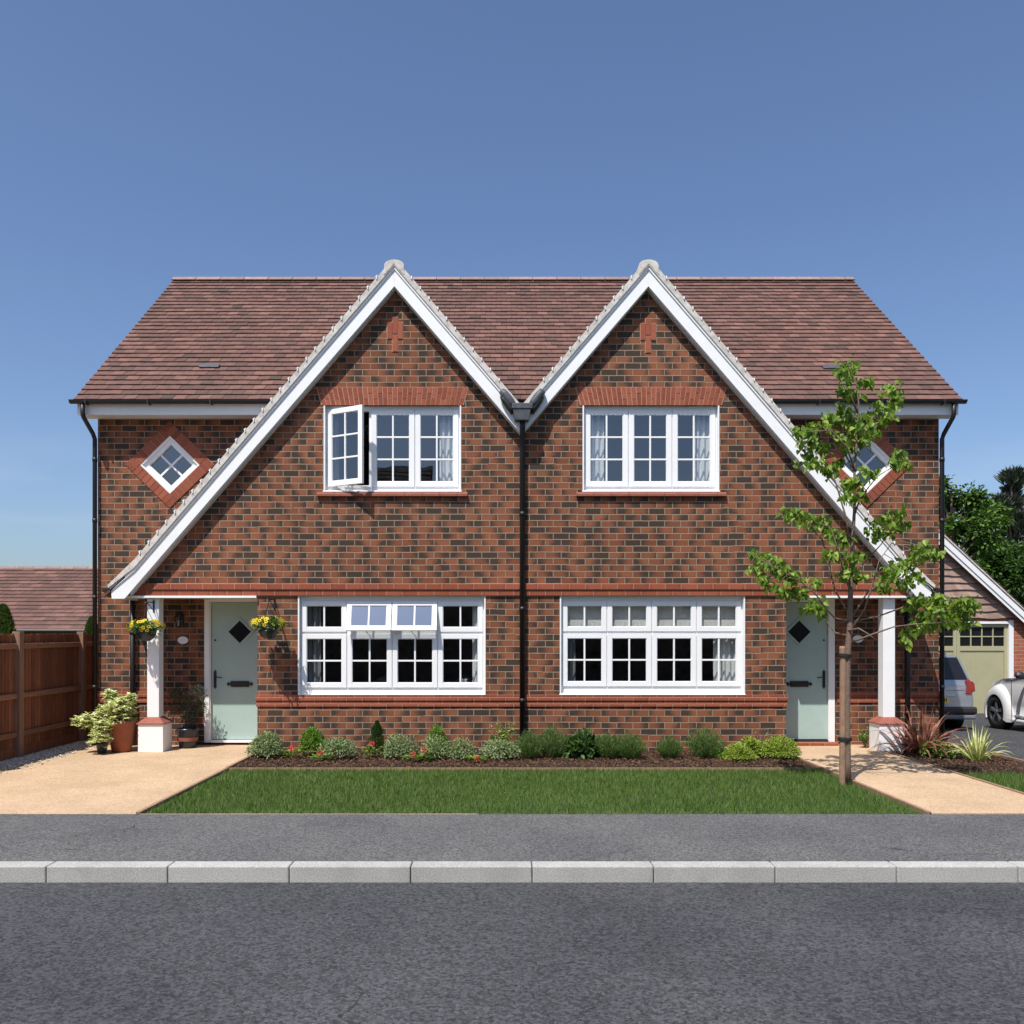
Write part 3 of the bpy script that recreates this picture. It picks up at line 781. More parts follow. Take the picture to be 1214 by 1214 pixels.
window(WU_R, 3, [1], nz=[3])
window(WD_L, 4, [.634, .366], nz=[2, 1], opened={(1, 1): ('top', 19), (2, 1): ('top', 19)})
window(WD_R, 4, [.634, .366], nz=[2, 1])
for r in (WU_L, WU_R):                   # creased tile sills under the upper windows
    s = MB(); x = r[0]-.1
    while x < r[1]+.08:
        x2 = min(x+.26, r[1]+.1)
        s.hexa([(x+.002, -.055, r[2]-.07), (x2-.002, -.055, r[2]-.07), (x2-.002, -.001, r[2]-.07), (x+.002, -.001, r[2]-.07),
                (x+.002, -.055, r[2]-.035), (x2-.002, -.055, r[2]-.035), (x2-.002, -.001, r[2]-.008), (x+.002, -.001, r[2]-.008)])
        x += .26
    s.build('window_sill', 'cap', house)
def diamond(c):
    f = MB(); h = DH-.012
    def dr(ho, hi, y0, y1):
        cs = [(-1, 0), (0, -.97), (1, 0), (0, .97)]
        for k in range(4):
            a, b = cs[k], cs[(k+1) % 4]
            f.prism([(c[0]+a[0]*ho, c[1]+a[1]*ho), (c[0]+b[0]*ho, c[1]+b[1]*ho), (c[0]+b[0]*hi, c[1]+b[1]*hi), (c[0]+a[0]*hi, c[1]+a[1]*hi)], y0, y1)
    dr(h+.004, h-.03, SW-.004, SW+.1); dr(h-.03, h-.12, SW+.03, SW+.10); dr(h-.115, h-.13, SW+.045, SW+.09)
    hi = h-.125
    for s1 in (1, -1):
        d = Vector((1, s1*.97)).normalized()*.5*hi*1.41; n_ = Vector((-d.y, d.x)).normalized()*.014
        m0 = Vector((c[0], c[1]))
        f.prism([tuple(m0-d*.98-n_), tuple(m0+d*.98-n_), tuple(m0+d*.98+n_), tuple(m0-d*.98+n_)], SW+.06+(.001 if s1 > 0 else 0), SW+.09)
    wn = f.build('diamond_window', 'upvc', house)
    g = MB(); g.poly([(c[0]+a*(hi+.01), SW+.078, c[1]+b*(hi+.01)) for a, b in ((-1, 0), (0, -.97), (1, 0), (0, .97))]); g.build('pane', 'glass', wn)
diamond(DL); diamond(DR)

# --------------- front doors
def door(lx, hinge):                     # lx: left edge of leaf; hinge +1: handle on the left
    w_, z0, z1 = .888, .075, 2.226
    y = SW+.03
    fr = MB()
    fx0 = lx-.105 if hinge > 0 else lx-.075; fx1 = lx+w_+.075 if hinge > 0 else lx+w_+.105
    fr.box(fx0, lx-.004, SW-.012, SW+.12, .03, z1+.055).box(lx+w_+.004, fx1, SW-.012, SW+.12, .03, z1+.055)
    fr.box(lx-.004, lx+w_+.004, SW-.012, SW+.12, z1+.005, z1+.055).box(fx0+.02, lx-.02, SW-.03, SW-.012, .03, z1+.04)
    d = MB().box(lx, lx+w_, y, y+.05, z0, z1)
    dob = d.build('door', 'door', house, bevel=.004)
    fr.build('door_frame', 'paint', dob, bevel=.004)
    cx_ = lx+w_/2; cz = P(0, 749, SW)[1]; h = .178
    f = MB()
    cs = [(-1, 0), (0, -1), (1, 0), (0, 1)]
    for k in range(4):
        a, b = cs[k], cs[(k+1) % 4]
        f.prism([(cx_+a[0]*(h+.05), cz+a[1]*(h+.05)), (cx_+b[0]*(h+.05), cz+b[1]*(h+.05)), (cx_+b[0]*h, cz+b[1]*h), (cx_+a[0]*h, cz+a[1]*h)], y-.016, y-.0005)
    f.build('glazing_bead', 'door', dob, bevel=.004)
    g = MB(); g.prism([(cx_+a*(h+.002), cz+b*(h+.002)) for a, b in cs], y-.008, y-.0005); g.build('pane', 'dark_glass', dob)
    m = MB(); zc = P(0, 811, SW)[1]
    m.box(cx_-.145, cx_+.145, y-.018, y-.0005, zc-.045, zc+.045).box(cx_-.12, cx_+.12, y-.026, y-.0175, zc-.025, zc+.02)
    for s_ in (-1, 1):
        m.prism([(cx_+s_*.145, zc-.02), (cx_+s_*.165, zc-.012), (cx_+s_*.175, zc-.035), (cx_+s_*.21, zc), (cx_+s_*.175, zc+.035), (cx_+s_*.165, zc+.012), (cx_+s_*.145, zc+.02)], y-.014, y-.001)
    m.build('letterbox', 'iron', dob)
    hx = lx+.055 if hinge > 0 else lx+w_-.055; m = MB(); zc = P(0, 805.5, SW)[1]
    m.box(hx-.02, hx+.02, y-.014, y-.001, zc-.1, zc+.1)
    for s_ in (-1, 1):
        m.prism([(hx-.012, zc+s_*.1), (hx-.03, zc+s_*.12), (hx-.012, zc+s_*.125), (hx, zc+s_*.155), (hx+.012, zc+s_*.125), (hx+.03, zc+s_*.12), (hx+.012, zc+s_*.1)], y-.012, y-.001)
    m.tube([(hx, y-.005, zc+.04), (hx, y-.05, zc+.04), (hx+hinge*.03, y-.055, zc+.04), (hx+hinge*.12, y-.05, zc+.03)], .009, 8)
    m.build('handle', 'iron', dob)
    m = MB(); m.lathe([(0, -.012), (.014, -.012), (.016, 0)], (hx, y, P(0, 759, SW)[1]), 12, 'y'); m.build('lock', 'iron', dob)
    MB().box(lx, lx+w_, SW-.02, SW+.1, .028, .066).build('threshold', 'upvc' if hinge > 0 else 'rubber', dob)
    if hinge < 0: MB().box(fx0, fx1, SW-.16, SW-.013, -.005, .042).build('door_step', 'red_brick', house, bevel=.004)
door(-4.492, 1); door(4.29, -1)

# --------------- porch posts
for s_ in (0, 1):
    q = (lambda a, b: (a, b)) if s_ == 0 else (lambda a, b: (mir(b), mir(a)))
    a, b = q(-5.208, -5.031)
    po = MB().box(a, b, .03, .205, .49, 2.262).build('porch_post', 'paint', house, bevel=.006)
    a, b = q(-5.309, -4.938)
    MB().box(a, b, -.055, .30, -.05, .408).build('post_plinth', 'paint', po, bevel=.006)
    cp = MB(); e = .018
    c_, d_ = q(-5.215, -5.024)
    cp.hexa([(a-e, -.055-e, .41), (b+e, -.055-e, .41), (b+e, .30+e, .41), (a-e, .30+e, .41), (c_, .022, .495), (d_, .022, .495), (d_, .213, .495), (c_, .213, .495)])
    cp.box(a-e, b+e, -.055-e, .30+e, .395, .4095)
    cp.build('plinth_cap', 'cap', po)

# --------------- interiors: curtains and blind
def curtain(x0, x1, z0, z1, y, label, mat='cloth', fold=.09, name='curtain', flare=0):
    mb = MB(); n = int((x1-x0)/.012); rows_ = 10
    nv = n+1
    for j in range(rows_+1):
        t = j/rows_
        for i in range(nv):
            u = i/n; xx = x0+(x1-x0)*u+flare*t*math.sin(u*3)
            yy = y+.028*math.sin(2*math.pi*(x1-x0)*u/fold+math.sin(t*3)*.6)+.008*math.sin(17*u+t*5)
            mb.v.append((xx, yy, z1+(z0-z1)*t))
    for j in range(rows_):
        for i in range(n): a = j*nv+i; mb.f.append((a, a+1, a+nv+1, a+nv))
    o = mb.build(name, mat, smooth=True)
    s = o.modifiers.new('thick', 'SOLIDIFY'); s.thickness = .003
    return tag(o, label, name.replace('_', ' '), 'curtains hanging inside the windows')
def cx_at(px): return P(px, 0, .2)[0]
curtain(cx_at(521), cx_at(540), 3.8, 5.0, .2, 'white curtain gathered at the right side of the left upper window')
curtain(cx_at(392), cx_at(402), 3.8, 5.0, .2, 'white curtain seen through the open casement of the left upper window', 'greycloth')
curtain(cx_at(697), cx_at(716), 3.8, 5.0, .2, 'pale curtain at the left side of the right upper window')
curtain(cx_at(822), cx_at(846), 3.8, 5.0, .2, 'white curtain at the right side of the right upper window')
curtain(cx_at(362), cx_at(381), .6, 2.25, .2, 'grey curtain at the left side of the left lower window, beside the door', 'greycloth')
curtain(cx_at(560), cx_at(571), .6, 2.25, .2, 'narrow curtain at the right side of the left lower window, nearest the central downpipe')
curtain(cx_at(671), cx_at(682), .6, 2.25, .2, 'narrow curtain at the left side of the right lower window', 'greycloth')
curtain(cx_at(846), cx_at(876), .6, 2.25, .2, 'white draped curtain at the right side of the right lower window')
bl = MB(); xa, xb = cx_at(671), cx_at(876)
ztp = P(0, 713, .16)[1]; zb1 = P(0, 735.5, .16)[1]; zb2 = P(0, 745, .16)[1]
bl.box(xa, xb, .165, .17, zb1, ztp)
for k in range(3): bl.box(xa+.005, xb-.005, .155-.008*k, .159-.008*k, zb2-.01*k, zb1+.02-.012*k)
for k in range(40): bl.box(xa+.01+k*(xb-xa-.02)/40, xa+.03+k*(xb-xa-.02)/40, .128, .136-random.random()*.004, zb2-.02-random.random()*.01, zb1-.02)
tag(bl.build('roman_blind', 'blind'), 'cream roman blind half drawn across the top lights of the right lower window', 'blind')
# things on the inner sills
def vase(x, z, h, label, mat):
    mb = MB(); mb.lathe([(0, 0), (h*.3, 0), (h*.42, h*.3), (h*.3, h*.7), (h*.16, h*.85), (h*.22, h), (h*.18, h), (0, h*.9)], (x, .19, z), 16)
    return tag(mb.build('ornament', mat, smooth=True), label, 'ornament')
isl = MB().box(WD_L[0]+.02, WD_L[1]-.02, .14, .285, WD_L[2]+.03, WD_L[2]+.05).box(WD_R[0]+.02, WD_R[1]-.02, .14, .285, WD_R[2]+.03, WD_R[2]+.05)
isl.box(WU_L[0]+.02, WU_L[1]-.02, .14, .285, WU_L[2]+.03, WU_L[2]+.05).box(WU_R[0]+.02, WU_R[1]-.02, .14, .285, WU_R[2]+.03, WU_R[2]+.05)
isl.build('inner_sill', 'paint', house)
vase(P(398, 0, .19)[0], WD_L[2]+.05, .14, 'small tan pot on the sill in the leftmost pane of the left lower window', 'stake')
vase(P(551, 0, .19)[0], WD_L[2]+.05, .2, 'pale rounded ornament on the sill at the right end of the left lower window', 'verge')
vase(P(690, 0, .19)[0], WD_R[2]+.05, .15, 'grey ornament on the sill at the left end of the right lower window', 'lead')
# sofa-like backs visible low in the left room
sf_ = MB(); sf_.box(-1.9, -.4, .7, 1.5, .02, .95).box(-1.9, -1.65, .7, 1.6, .9501, 1.05).box(-.65, -.4, .7, 1.6, .9501, 1.05)
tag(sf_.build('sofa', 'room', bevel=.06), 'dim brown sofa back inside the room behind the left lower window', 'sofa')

# --------------- wall lanterns and plaques
def lantern(x, z, label):
    t = thing('wall_lantern', label, 'lantern', (x, SW, z), 'porch lanterns')
    y = SW-.13; m = MB()
    m.box(x-.03, x+.03, SW-.015, SW-.001, z-.08, z+.1); m.tube([(x, SW-.01, z+.05), (x, SW-.07, z+.13), (x, y, z+.10)], .008, 8)
    m.build('bracket', 'iron', t)
    m = MB(); m.lathe([(.0, .11), (.02, .1), (.075, .045), (.078, .035), (.06, .03)], (x, y, z), 6)
    m.lathe([(.035, -.12), (.045, -.115), (.03, -.1), (0, -.1)], (x, y, z), 6)
    for k in range(6):
        a = math.pi*k/3; m.tube([(x+.06*math.cos(a), y+.06*math.sin(a), z+.035), (x+.038*math.cos(a), y+.038*math.sin(a), z-.11)], .0045, 5)
    m.build('lantern_frame', 'iron', t)
    m = MB(); m.lathe([(.056, .034), (.035, -.108)], (x, y, z), 6); m.build('lantern_glass', 'glass', t)
    MB().lathe([(0, -.09), (.013, -.09), (.013, -.02), (.008, 0), (0, .0)], (x, y, z), 10).build('bulb', 'paint', t)
x_, z_ = P(212, 735, SW-.13); lantern(x_, z_, 'black six sided wall lantern in the left porch above the oval plaque')
def plaque(px, py, label):
    x, z = P(px, py, SW); m = MB()
    n = 24; m.prism([(x+.082*math.cos(2*math.pi*k/n), z+.058*math.sin(2*math.pi*k/n)) for k in range(n)], SW-.012, SW-.001)
    tag(m.build('house_plaque', 'paint', bevel=.003), label, 'plaque')
plaque(217, 759, 'oval white plaque on the brick wall under the lantern in the left porch')
plaque(1017, 757.5, 'oval white plaque behind the sapling trunk in the right porch')

# ------------------------------------------------------------------ garage
GY = 8.8; gz = -.31
gar = thing('garage', 'brick garage with waney board gable, white bargeboard and khaki double doors', 'garage', (10, 11, gz))
def G(px, py, Y=GY): return P(px, py, Y)
dR = G(1195.5, 0)[0]; dW = 1.27; dC = dR-dW; ztd = G(0, 740)[1]
bt = G(1214, 725, GY-.2); b0 = G(1114, 632, GY-.2); gs = (b0[1]-bt[1])/(bt[0]-b0[0])
gcx = 10.2; gap_ = b0[1]+gs*(b0[0]-gcx)
ge = 1.75; gx1 = gcx+(gap_-ge)/gs; gx0 = 2*gcx-gx1
WR = gx1-.2; WL = 2*gcx-WR
dl0 = 2*gcx-dR; 
gw = MB()
plate(gw, [(WL, gz-.1), (WR, gz-.1), (WR, 2.16), (WL, 2.16)], [[(dC-dW, gz), (dR+.12, gz), (dR+.12, ztd+.06), (dC-dW, ztd+.06)]] + ([[(WL+.35, gz), (dC-dW-.55, gz), (dC-dW-.55, ztd+.06), (WL+.35, ztd+.06)]] if dC-dW-.55 > WL+1 else []), GY, GY+.22)
gw.box(WL, WL+.22, GY+.222, GY+6, gz-.1, 2.16).box(WR-.22, WR, GY+.222, GY+6, gz-.1, 2.16).box(WL+.222, WR-.222, GY+5.8, GY+6, gz-.1, 2.16)
gw.build('wall', 'garage_brick', gar)
gb = MB(); z = 2.12; k = 0; top = gap_-.2
while z < top-.1:
    hw = (top-z)/gs; h = .178
    n = max(2, int(hw*2/.12)); prev = None
    # waney lower edge
    xs = [gcx-hw+2*hw*i/n for i in range(n+1)]
    lo = [(x_, z-.012+.013*math.sin(x_*7+k*2.1)+random.uniform(-.007, .007)) for x_ in xs]
    hw2 = max(.02, (top-z-h)/gs)
    V = []
    for i in range(n+1):
        x_ = xs[i]; u = xs[i]; t = (xs[i]-gcx)/hw*hw2+gcx
        V.append(((x_, GY-.055, lo[i][1]), (x_, GY-.025, lo[i][1]), (t, GY-.012, z+h+.02), (t, GY-.004, z+h+.02)))
    for i in range(n):
        a, b = V[i], V[i+1]
        gb.poly([a[0], b[0], b[2], a[2]]); gb.poly([a[1], a[0], a[2], a[3]][::-1]) if i == 0 else None; gb.poly([a[0], a[1], b[1], b[0]])
    z += h; k += 1
gb.build('gable_boarding', 'waney', gar)
gbk = MB(); gbk.prism([(gcx-(top-2.16)/gs, 2.161), (gcx+(top-2.16)/gs, 2.161), (gcx, top+.02)], GY+.0, GY+.1); gbk.build('gable_backing', 'underlay', gar)
gbb = MB(); gtr = MB(); gvg = MB()
nrm = math.hypot(1, gs)
for s_ in (-1, 1):
    e = (gcx+s_*(gap_-ge)/gs, ge)
    gbb.prism([(gcx, gap_), e, (e[0], ge-.27), (gcx, gap_-.30)], GY-.2, GY-.175)
    gtr.prism([(gcx, gap_-.002), (e[0], e[1]-.002), (e[0], ge-.17), (gcx, gap_-.19)], GY-.225, GY-.201)
    gvg.prism([(gcx, gap_+.06), (e[0]+s_*.03, e[1]+.06-.02), (e[0]+s_*.03, e[1]-.01), (gcx, gap_+.001)], GY-.25, GY-.02)
gbo = gbb.build('bargeboard', 'paint', gar); gtr.build('trim_board', 'paint', gbo)
gr = MB()
for s_ in (-1, 1):
    e = (gcx+s_*(gap_-ge)/gs); ln_ = abs(e-gcx)*nrm; nr = int(ln_/.17)
    tiles(gr, (e, GY-.26, ge+.05), (0, 1, 0), Vector((-s_, 0, gs))/nrm, Vector((s_*gs, 0, 1))/nrm, 6.4, nr, .24, ln_/nr)
gro = gr.build('roof', 'tile', gar, recalc=False); gvg.build('verge', 'verge', gro)
gd = MB()
for s_ in (-1, 1):
    e = (gcx+s_*(gap_-ge)/gs); gd.prism([(e, ge+.04), (gcx, gap_+.04), (gcx, gap_-.06), (e, ge-.04)], GY-.01, GY+6.1)
gd.build('roof_deck', 'underlay', gro)
def leaf_door(x0, x1):
    y = GY+.06
    d = MB(); n = 11; bw = (x1-x0-.16)/n
    zt_ = ztd; zw = G(0, 766)[1]; zb_ = gz+.03; zp = G(0, 743.5)[1]
    d.box(x0, x0+.08, y-.02, y+.04, zb_, zt_).box(x1-.08, x1, y-.02, y+.04, zb_, zt_).box(x0+.08, x1-.08, y-.019, y+.04, zw-.12, zw).box(x0+.08, x1-.08, y-.019, y+.04, zp, zt_)
    for i in range(n): d.box(x0+.08+i*bw+.004, x0+.08+(i+1)*bw-.004, y, y+.03, zb_, zw-.125)
    d.box(x0+.08, x1-.08, y+.005, y+.03, zb_, zw-.13)
    for i in range(n): d.box(x0+.08+i*bw+.03, x0+.08+(i+1)*bw-.03, y-.008, y+.0, zw-.15, zw-.128)
    for i in range(1, 4): xx = x0+.08+(x1-x0-.16)*i/4; d.box(xx-.014, xx+.014, y-.012, y+.03, zw, zp)
    d.box(x0+.08, x1-.08, y-.011, y+.029, (zw+zp)/2-.014, (zw+zp)/2+.014)
    o = d.build('garage_door', 'khaki', gar, bevel=.003)
    MB().box(x0+.08, x1-.08, y+.01, y+.02, zw, zp).build('pane', 'dark_glass', o)
leaf_door(dC-dW+.004, dC-.004); leaf_door(dC+.004, dR)
if dC-dW-.55 > WL+1:
    c2 = (WL+.35+dC-dW-.55)/2; leaf_door(WL+.36, c2-.003); leaf_door(c2+.003, dC-dW-.56)
gf = MB(); gf.box(dR+.005, dR+.12, GY-.02, GY+.1, gz, ztd+.1).box(dC-dW, dR+.004, GY-.02, GY+.1, ztd+.01, ztd+.07)
gf.build('door_frame', 'paint', gar)
MB().box(dC-dW, dR+.12, GY-.12, GY+.1, gz-.05, gz+.02).build('threshold', 'kerb', gar)

# ------------------------------------------------------------------ low house beyond the fence
nh = thing('outbuilding', 'long low building with a reddish tiled roof beyond the brown fence', 'building', (-16, 15, 0))
e0, r0 = 24.5-12.8, 28.3-12.8
ezn = P(0, 746.6, e0)[1]; rzn = P(0, 673.5, r0)[1]
l_ = math.hypot(r0-e0, rzn-ezn); Sn = Vector((0, (r0-e0)/l_, (rzn-ezn)/l_)); Nn = Vector((0, -Sn.z, Sn.y))
t_ = MB(); tiles(t_, (-26, e0, ezn), (1, 0, 0), Sn, Nn, 15.2, 17, .33, l_/17, th=.035)
tiles(t_, (-10.8, 2*r0-e0, ezn), (-1, 0, 0), Vector((0, -Sn.y, Sn.z)), Vector((0, -Nn.y, Nn.z)), 15.2, 17, .33, l_/17)
ro_ = t_.build('roof', 'tile', nh, recalc=False)
MB().prism_x([(e0+.02, ezn-.08), (e0+.02, ezn-.01), (r0, rzn-.005), (2*r0-e0, ezn-.01), (2*r0-e0, ezn-.08)], -25.9, -10.9).build('roof_deck', 'underlay', ro_)
rg = MB(); x = -26
while x < -11: rg.prism_x([(r0-.13, rzn-.03), (r0, rzn+.06), (r0+.13, rzn-.03)], x+.005, x+.445); x += .45
rg.build('ridge_tile', 'ridge', ro_)
MB().box(-25.8, -11, e0+.35, 2*r0-e0-.35, -.5, ezn-.081).build('wall', 'garage_brick', nh)
MB().tube([(-26, e0-.04, ezn-.03), (-10.8, e0-.04, ezn-.03)], .06, 8).build('gutter', 'black', nh)

# ------------------------------------------------------------------ houses across the street (mirrored in the panes)
def far_house(x0, x1, ez, rz, label, y0=-24.5):
    t = thing('facing_house', label, 'house', ((x0+x1)/2, y0-3, 0), 'houses on the far side of the street')
    MB().box(x0+.3, x1-.3, y0-7, y0-.3, -.3, ez).build('wall', 'garage_brick', t)
    l_ = math.hypot(3.6, rz-ez)
    m = MB(); tiles(m, (x1, y0, ez), (-1, 0, 0), Vector((0, -3.6, rz-ez))/l_, Vector((0, rz-ez, 3.6))/l_, x1-x0, int(l_/.3), .33, l_/int(l_/.3), th=.035)
    tiles(m, (x0, y0-7.2, ez), (1, 0, 0), Vector((0, 3.6, rz-ez))/l_, Vector((0, -(rz-ez), 3.6))/l_, x1-x0, int(l_/.3), .33, l_/int(l_/.3), th=.035)
    r = m.build('roof', 'slate', t, recalc=False)
    MB().prism_x([(y0-.02, ez-.1), (y0-.02, ez-.01), (y0-3.6, rz-.01), (y0-7.18, ez-.01), (y0-7.18, ez-.1)], x0+.03, x1-.03).build('roof_deck', 'underlay', r)
    for k in range(3):
        xx = x0+1+(x1-x0-2.6)*k/2
        wn = MB().box(xx, xx+1.2, y0-.33, y0-.27, .9, 2.1).box(xx, xx+1.2, y0-.33, y0-.27, 3.2, 4.3).build('window', 'upvc', t)
        MB().box(xx+.08, xx+1.12, y0-.27, y0-.265, .98, 2.02).box(xx+.08, xx+1.12, y0-.27, y0-.265, 3.28, 4.22).build('pane', 'dark_glass', wn)
M['slate'] = island('dark concrete tile', [(0, (.035, .034, .036)), (1, (.09, .08, .075))], .85, .2, 9)
far_house(-13.4, -3.1, 5.4, 9.65, 'brick house across the street with a dark tiled roof, mirrored in the left upper window')
far_house(3.2, 13.5, 4.6, 7.4, 'lower brick house across the street facing the right hand front door')
random.seed(21)
added_hedge = MB()  # unseen greenery added so the lower panes reflect something dark
for i in range(34000):
    x_ = random.uniform(-30, 30); a = random.random()
    added_hedge.quadleaf((x_, random.uniform(-18.6, -17.4), random.uniform(0, 1.0)*random.uniform(.2, 1)**.4*(3.4+.3*math.sin(x_*1.3))), .16, .12)
hd = thing('added_hedge', 'tall dark evergreen screen added out of view across the street to darken the lower window reflections', 'added_hedge', (0, -18, 0))
added_hedge.build('foliage', 'darkleaf', hd, recalc=False)
MB().box(-30, 30, -18.4, -17.6, 0, 3.0).build('branch_core', 'bark', hd)

# ------------------------------------------------------------------ fence
fn = thing('garden_fence', 'brown close boarded wooden fence with square posts beside the house', 'fence', (-6.8, -.5, 0))
FX = -6.80; ys = [-2.5, -.65, 1.2, 3.05, 4.9]
for i, y in enumerate(ys):
    MB().box(FX+.0, FX+.11, y-.055, y+.055, -.2, 1.765).build('post', 'post', fn, bevel=.006)
for a, b in zip([-4.35]+ys, ys+[6.75]):
    p = MB(); y = a+.06
    while y < b-.07:
        y2 = min(y+.095, b-.055); z1 = 1.73+random.uniform(-.006, .006)
        p.hexa([(FX+.012, y, .14), (FX+.034, y, .14), (FX+.026, y2, .14), (FX+.012, y2, .14), (FX+.012, y, z1), (FX+.034, y, z1), (FX+.026, y2, z1), (FX+.012, y2, z1)]); y += .084
    p.build('board_panel', 'fence', fn)
    r_ = MB()
    for zz in (.32, .86, 1.56): r_.prism_x([(0, 0)]*0 or [(a+.056, zz-.04), (b-.056, zz-.04), (b-.056, zz+.04), (a+.056, zz+.04)], FX+.036, FX+.075)
    r_.build('rail', 'rail', fn, bevel=.01)
    MB().box(FX+.0, FX+.04, a+.056, b-.056, -.05, .138).build('gravel_board', 'fence', fn)
gv = MB(); random.seed(5)
for i in range(9000):
    y = random.uniform(-3.5, 5); x_ = FX+.06+abs(random.gauss(0, .22)); s = random.uniform(.008, .02)
    if x_ > -6.0: continue
    c = Vector((x_, y, -.008+s*.3)); n = len(gv.v)
    for d in ((1,0,0),(0,1,0),(-1,0,0),(0,-1,0),(0,0,.7),(0,0,-.7)): gv.v.append(tuple(c+Vector(d)*s*random.uniform(.7, 1.2)))
    for q in ((0,1,4),(1,2,4),(2,3,4),(3,0,4),(1,0,5),(2,1,5),(3,2,5),(0,3,5)): gv.f.append(tuple(n+k for k in q))
tag(gv.build('gravel', 'gravel', recalc=False), 'loose pale gravel lying along the foot of the fence', 'gravel', kind='stuff')
ch = MB()
for i in range(15000):
    if random.random() < .8: x_, y = random.uniform(-3.45, 4.15), random.uniform(-1.58, -.02)
    else: x_, y = random.uniform(5.78, 7.15), random.uniform(-1.85, .7)
    a = random.uniform(0, 6.3); s = random.uniform(.012, .035); t = random.uniform(-.5, .5)
    c = Vector((x_, y, random.uniform(-.02, .01)))
    u = Vector((math.cos(a), math.sin(a), t))*s; v = Vector((-math.sin(a), math.cos(a), random.uniform(-.4, .4)))*s*.45
    ch.obox(c-u*.5-v*.5, u, v, (0, 0, s*.3))
tag(ch.build('bark_mulch', 'chips', recalc=False), 'dark bark chips spread over the flower bed', 'mulch', kind='stuff')
gs_ = MB()
for i in range(42000):
    if random.random() < .86: x_, y = random.uniform(-3.45, 4.15), random.uniform(-4.36, -1.65)
    else: x_, y = random.uniform(5.76, 7.16), random.uniform(-4.36, -1.92)
    h = random.uniform(.03, .075); a = random.uniform(0, 6.3); b = random.gauss(0, .02), random.gauss(0, .02)
    w_ = .004; n = len(gs_.v)
    gs_.v += [(x_-w_*math.cos(a), y-w_*math.sin(a), -.035), (x_+w_*math.cos(a), y+w_*math.sin(a), -.035), (x_+b[0], y+b[1], -.03+h)]
    gs_.f.append((n, n+1, n+2))
tag(gs_.build('grass', 'grass', recalc=False), 'short mown grass between flower bed and pavement', 'grass', kind='stuff')

# ------------------------------------------------------------------ plants
def shrub_foliage(mb, c, rx, ry, rz, n, L, Wd, power=.35, lumps=6, up=.0):
    """leaves through a lumpy dome; c = centre of its base"""
    c = Vector(c)
    lum = [(Vector((random.gauss(0, 1), random.gauss(0, 1), random.gauss(.3, .7))).normalized(), random.uniform(.8, 1.12)) for _ in range(lumps*2)]
    for i in range(n):
        d = Vector((random.gauss(0, 1), random.gauss(0, 1), random.gauss(0, 1)))
        d.normalize(); d.z = abs(d.z) if random.random() < .85 else d.z
        k = .95+.0*d.x
        for q, s in lum: k += (s-1)*max(0, d.dot(q)-.5)*2.4
        r = k*(random.random()**power)
        p = c+Vector((d.x*rx*r, d.y*ry*r, rz*.18+d.z*rz*.82*r))
        dd = (d+Vector((random.gauss(0, .5), random.gauss(0, .5), random.gauss(up, .5))))
        mb.leaf(p, dd, d+Vector((random.gauss(0, .4), random.gauss(0, .4), .5)), L*random.uniform(.7, 1.2), Wd*random.uniform(.8, 1.2), .3)
def ground_pt(px, py):                   # where a pixel meets the bed
    D = EYE*F/(py-CY); return Vector(((px-CX)*D/F, D+CAMY, 0))
def shrub(px, pw, ph, Y, mat, label, n=900, L=.04, Wd=.018, kind='rounded_shrub', cat='shrub', group='shrubs in the front flower bed', base=None, **k):
    pw *= 1.18; ph *= 1.12; D = Y-CAMY; s = D/F; x = (px-CX)*s; n = int(n*(2.2 if L < .035 else 1.35))
    c = (x, Y, -.02)
    t = thing(kind, label, cat, c, group)
    m = MB(); shrub_foliage(m, c, pw*s/2, pw*s/2*.9, ph*s, n, L, Wd, **k)
    m.build('foliage', mat, t, recalc=False)
    m = MB()
    for i in range(7):
        a = random.uniform(0, 6.3); r = pw*s*.3
        m.tube([(x, Y, -.05), (x+r*.5*math.cos(a), Y+r*.5*math.sin(a), ph*s*.4), (x+r*math.cos(a), Y+r*math.sin(a), ph*s*.7)], [.008, .006, .003], 5)
    m.build('stem', 'bark', t)
    return t
random.seed(11)
shrub(315, 43, 31, -.65, 'hebe', 'grey green domed shrub at the left end of the bed, next to the left path', 1500, .042, .017)
shrub(373, 33, 38, -.42, 'box', 'bright green clipped ball shrub below the left lower window, left of two', 1900, .026, .016, power=.22)
shrub(402, 40, 28, -.72, 'hebe', 'grey green domed shrub just right of the clipped green ball', 1300, .040, .016)
shrub(470, 42, 28, -.70, 'hebe', 'grey green domed shrub right of the small cone shaped conifer', 1300, .040, .016)
shrub(521, 26, 34, -.45, 'box', 'small bright green ball shrub below the right end of the left lower window', 1200, .026, .016, power=.22)
shrub(517, 30, 24, -.80, 'hebe', 'grey green shrub directly in front of the small green ball shrub', 900, .040, .016)
shrub(547, 30, 22, -.80, 'hebe', 'low grey green shrub halfway between the small ball shrub and the central downpipe', 800, .040, .016)
shrub(594, 40, 26, -.80, 'hebe', 'grey green shrub at the foot of the loose twiggy bush by the central downpipe', 1200, .040, .016)
shrub(693, 44, 27, -.60, 'darkleaf', 'dark broad leaved shrub to the right of the central downpipe, between grassy mounds', 420, .11, .045)
shrub(893, 36, 24, -.55, 'yellowgreen', 'yellow green leafy shrub under the right end of the right lower window', 420, .06, .032)
shrub(857, 21, 16, -.70, 'box', 'tiny green mound shrub left of the yellow green shrub', 500, .026, .015)
shrub(877, 36, 20, -.90, 'yellowgreen', 'feathery lime green low mound in front of the yellow green shrub', 1300, .028, .012)
shrub(925, 46, 27, -.75, 'yellowgreen', 'feathery lime green mound at the right end of the bed, next to the right path', 1700, .030, .012)
shrub(1118, 55, 20, -.6, 'box', 'low green ground cover between the bronze and the striped spiky plants', 900, .035, .02, kind='ground_cover', group=None)
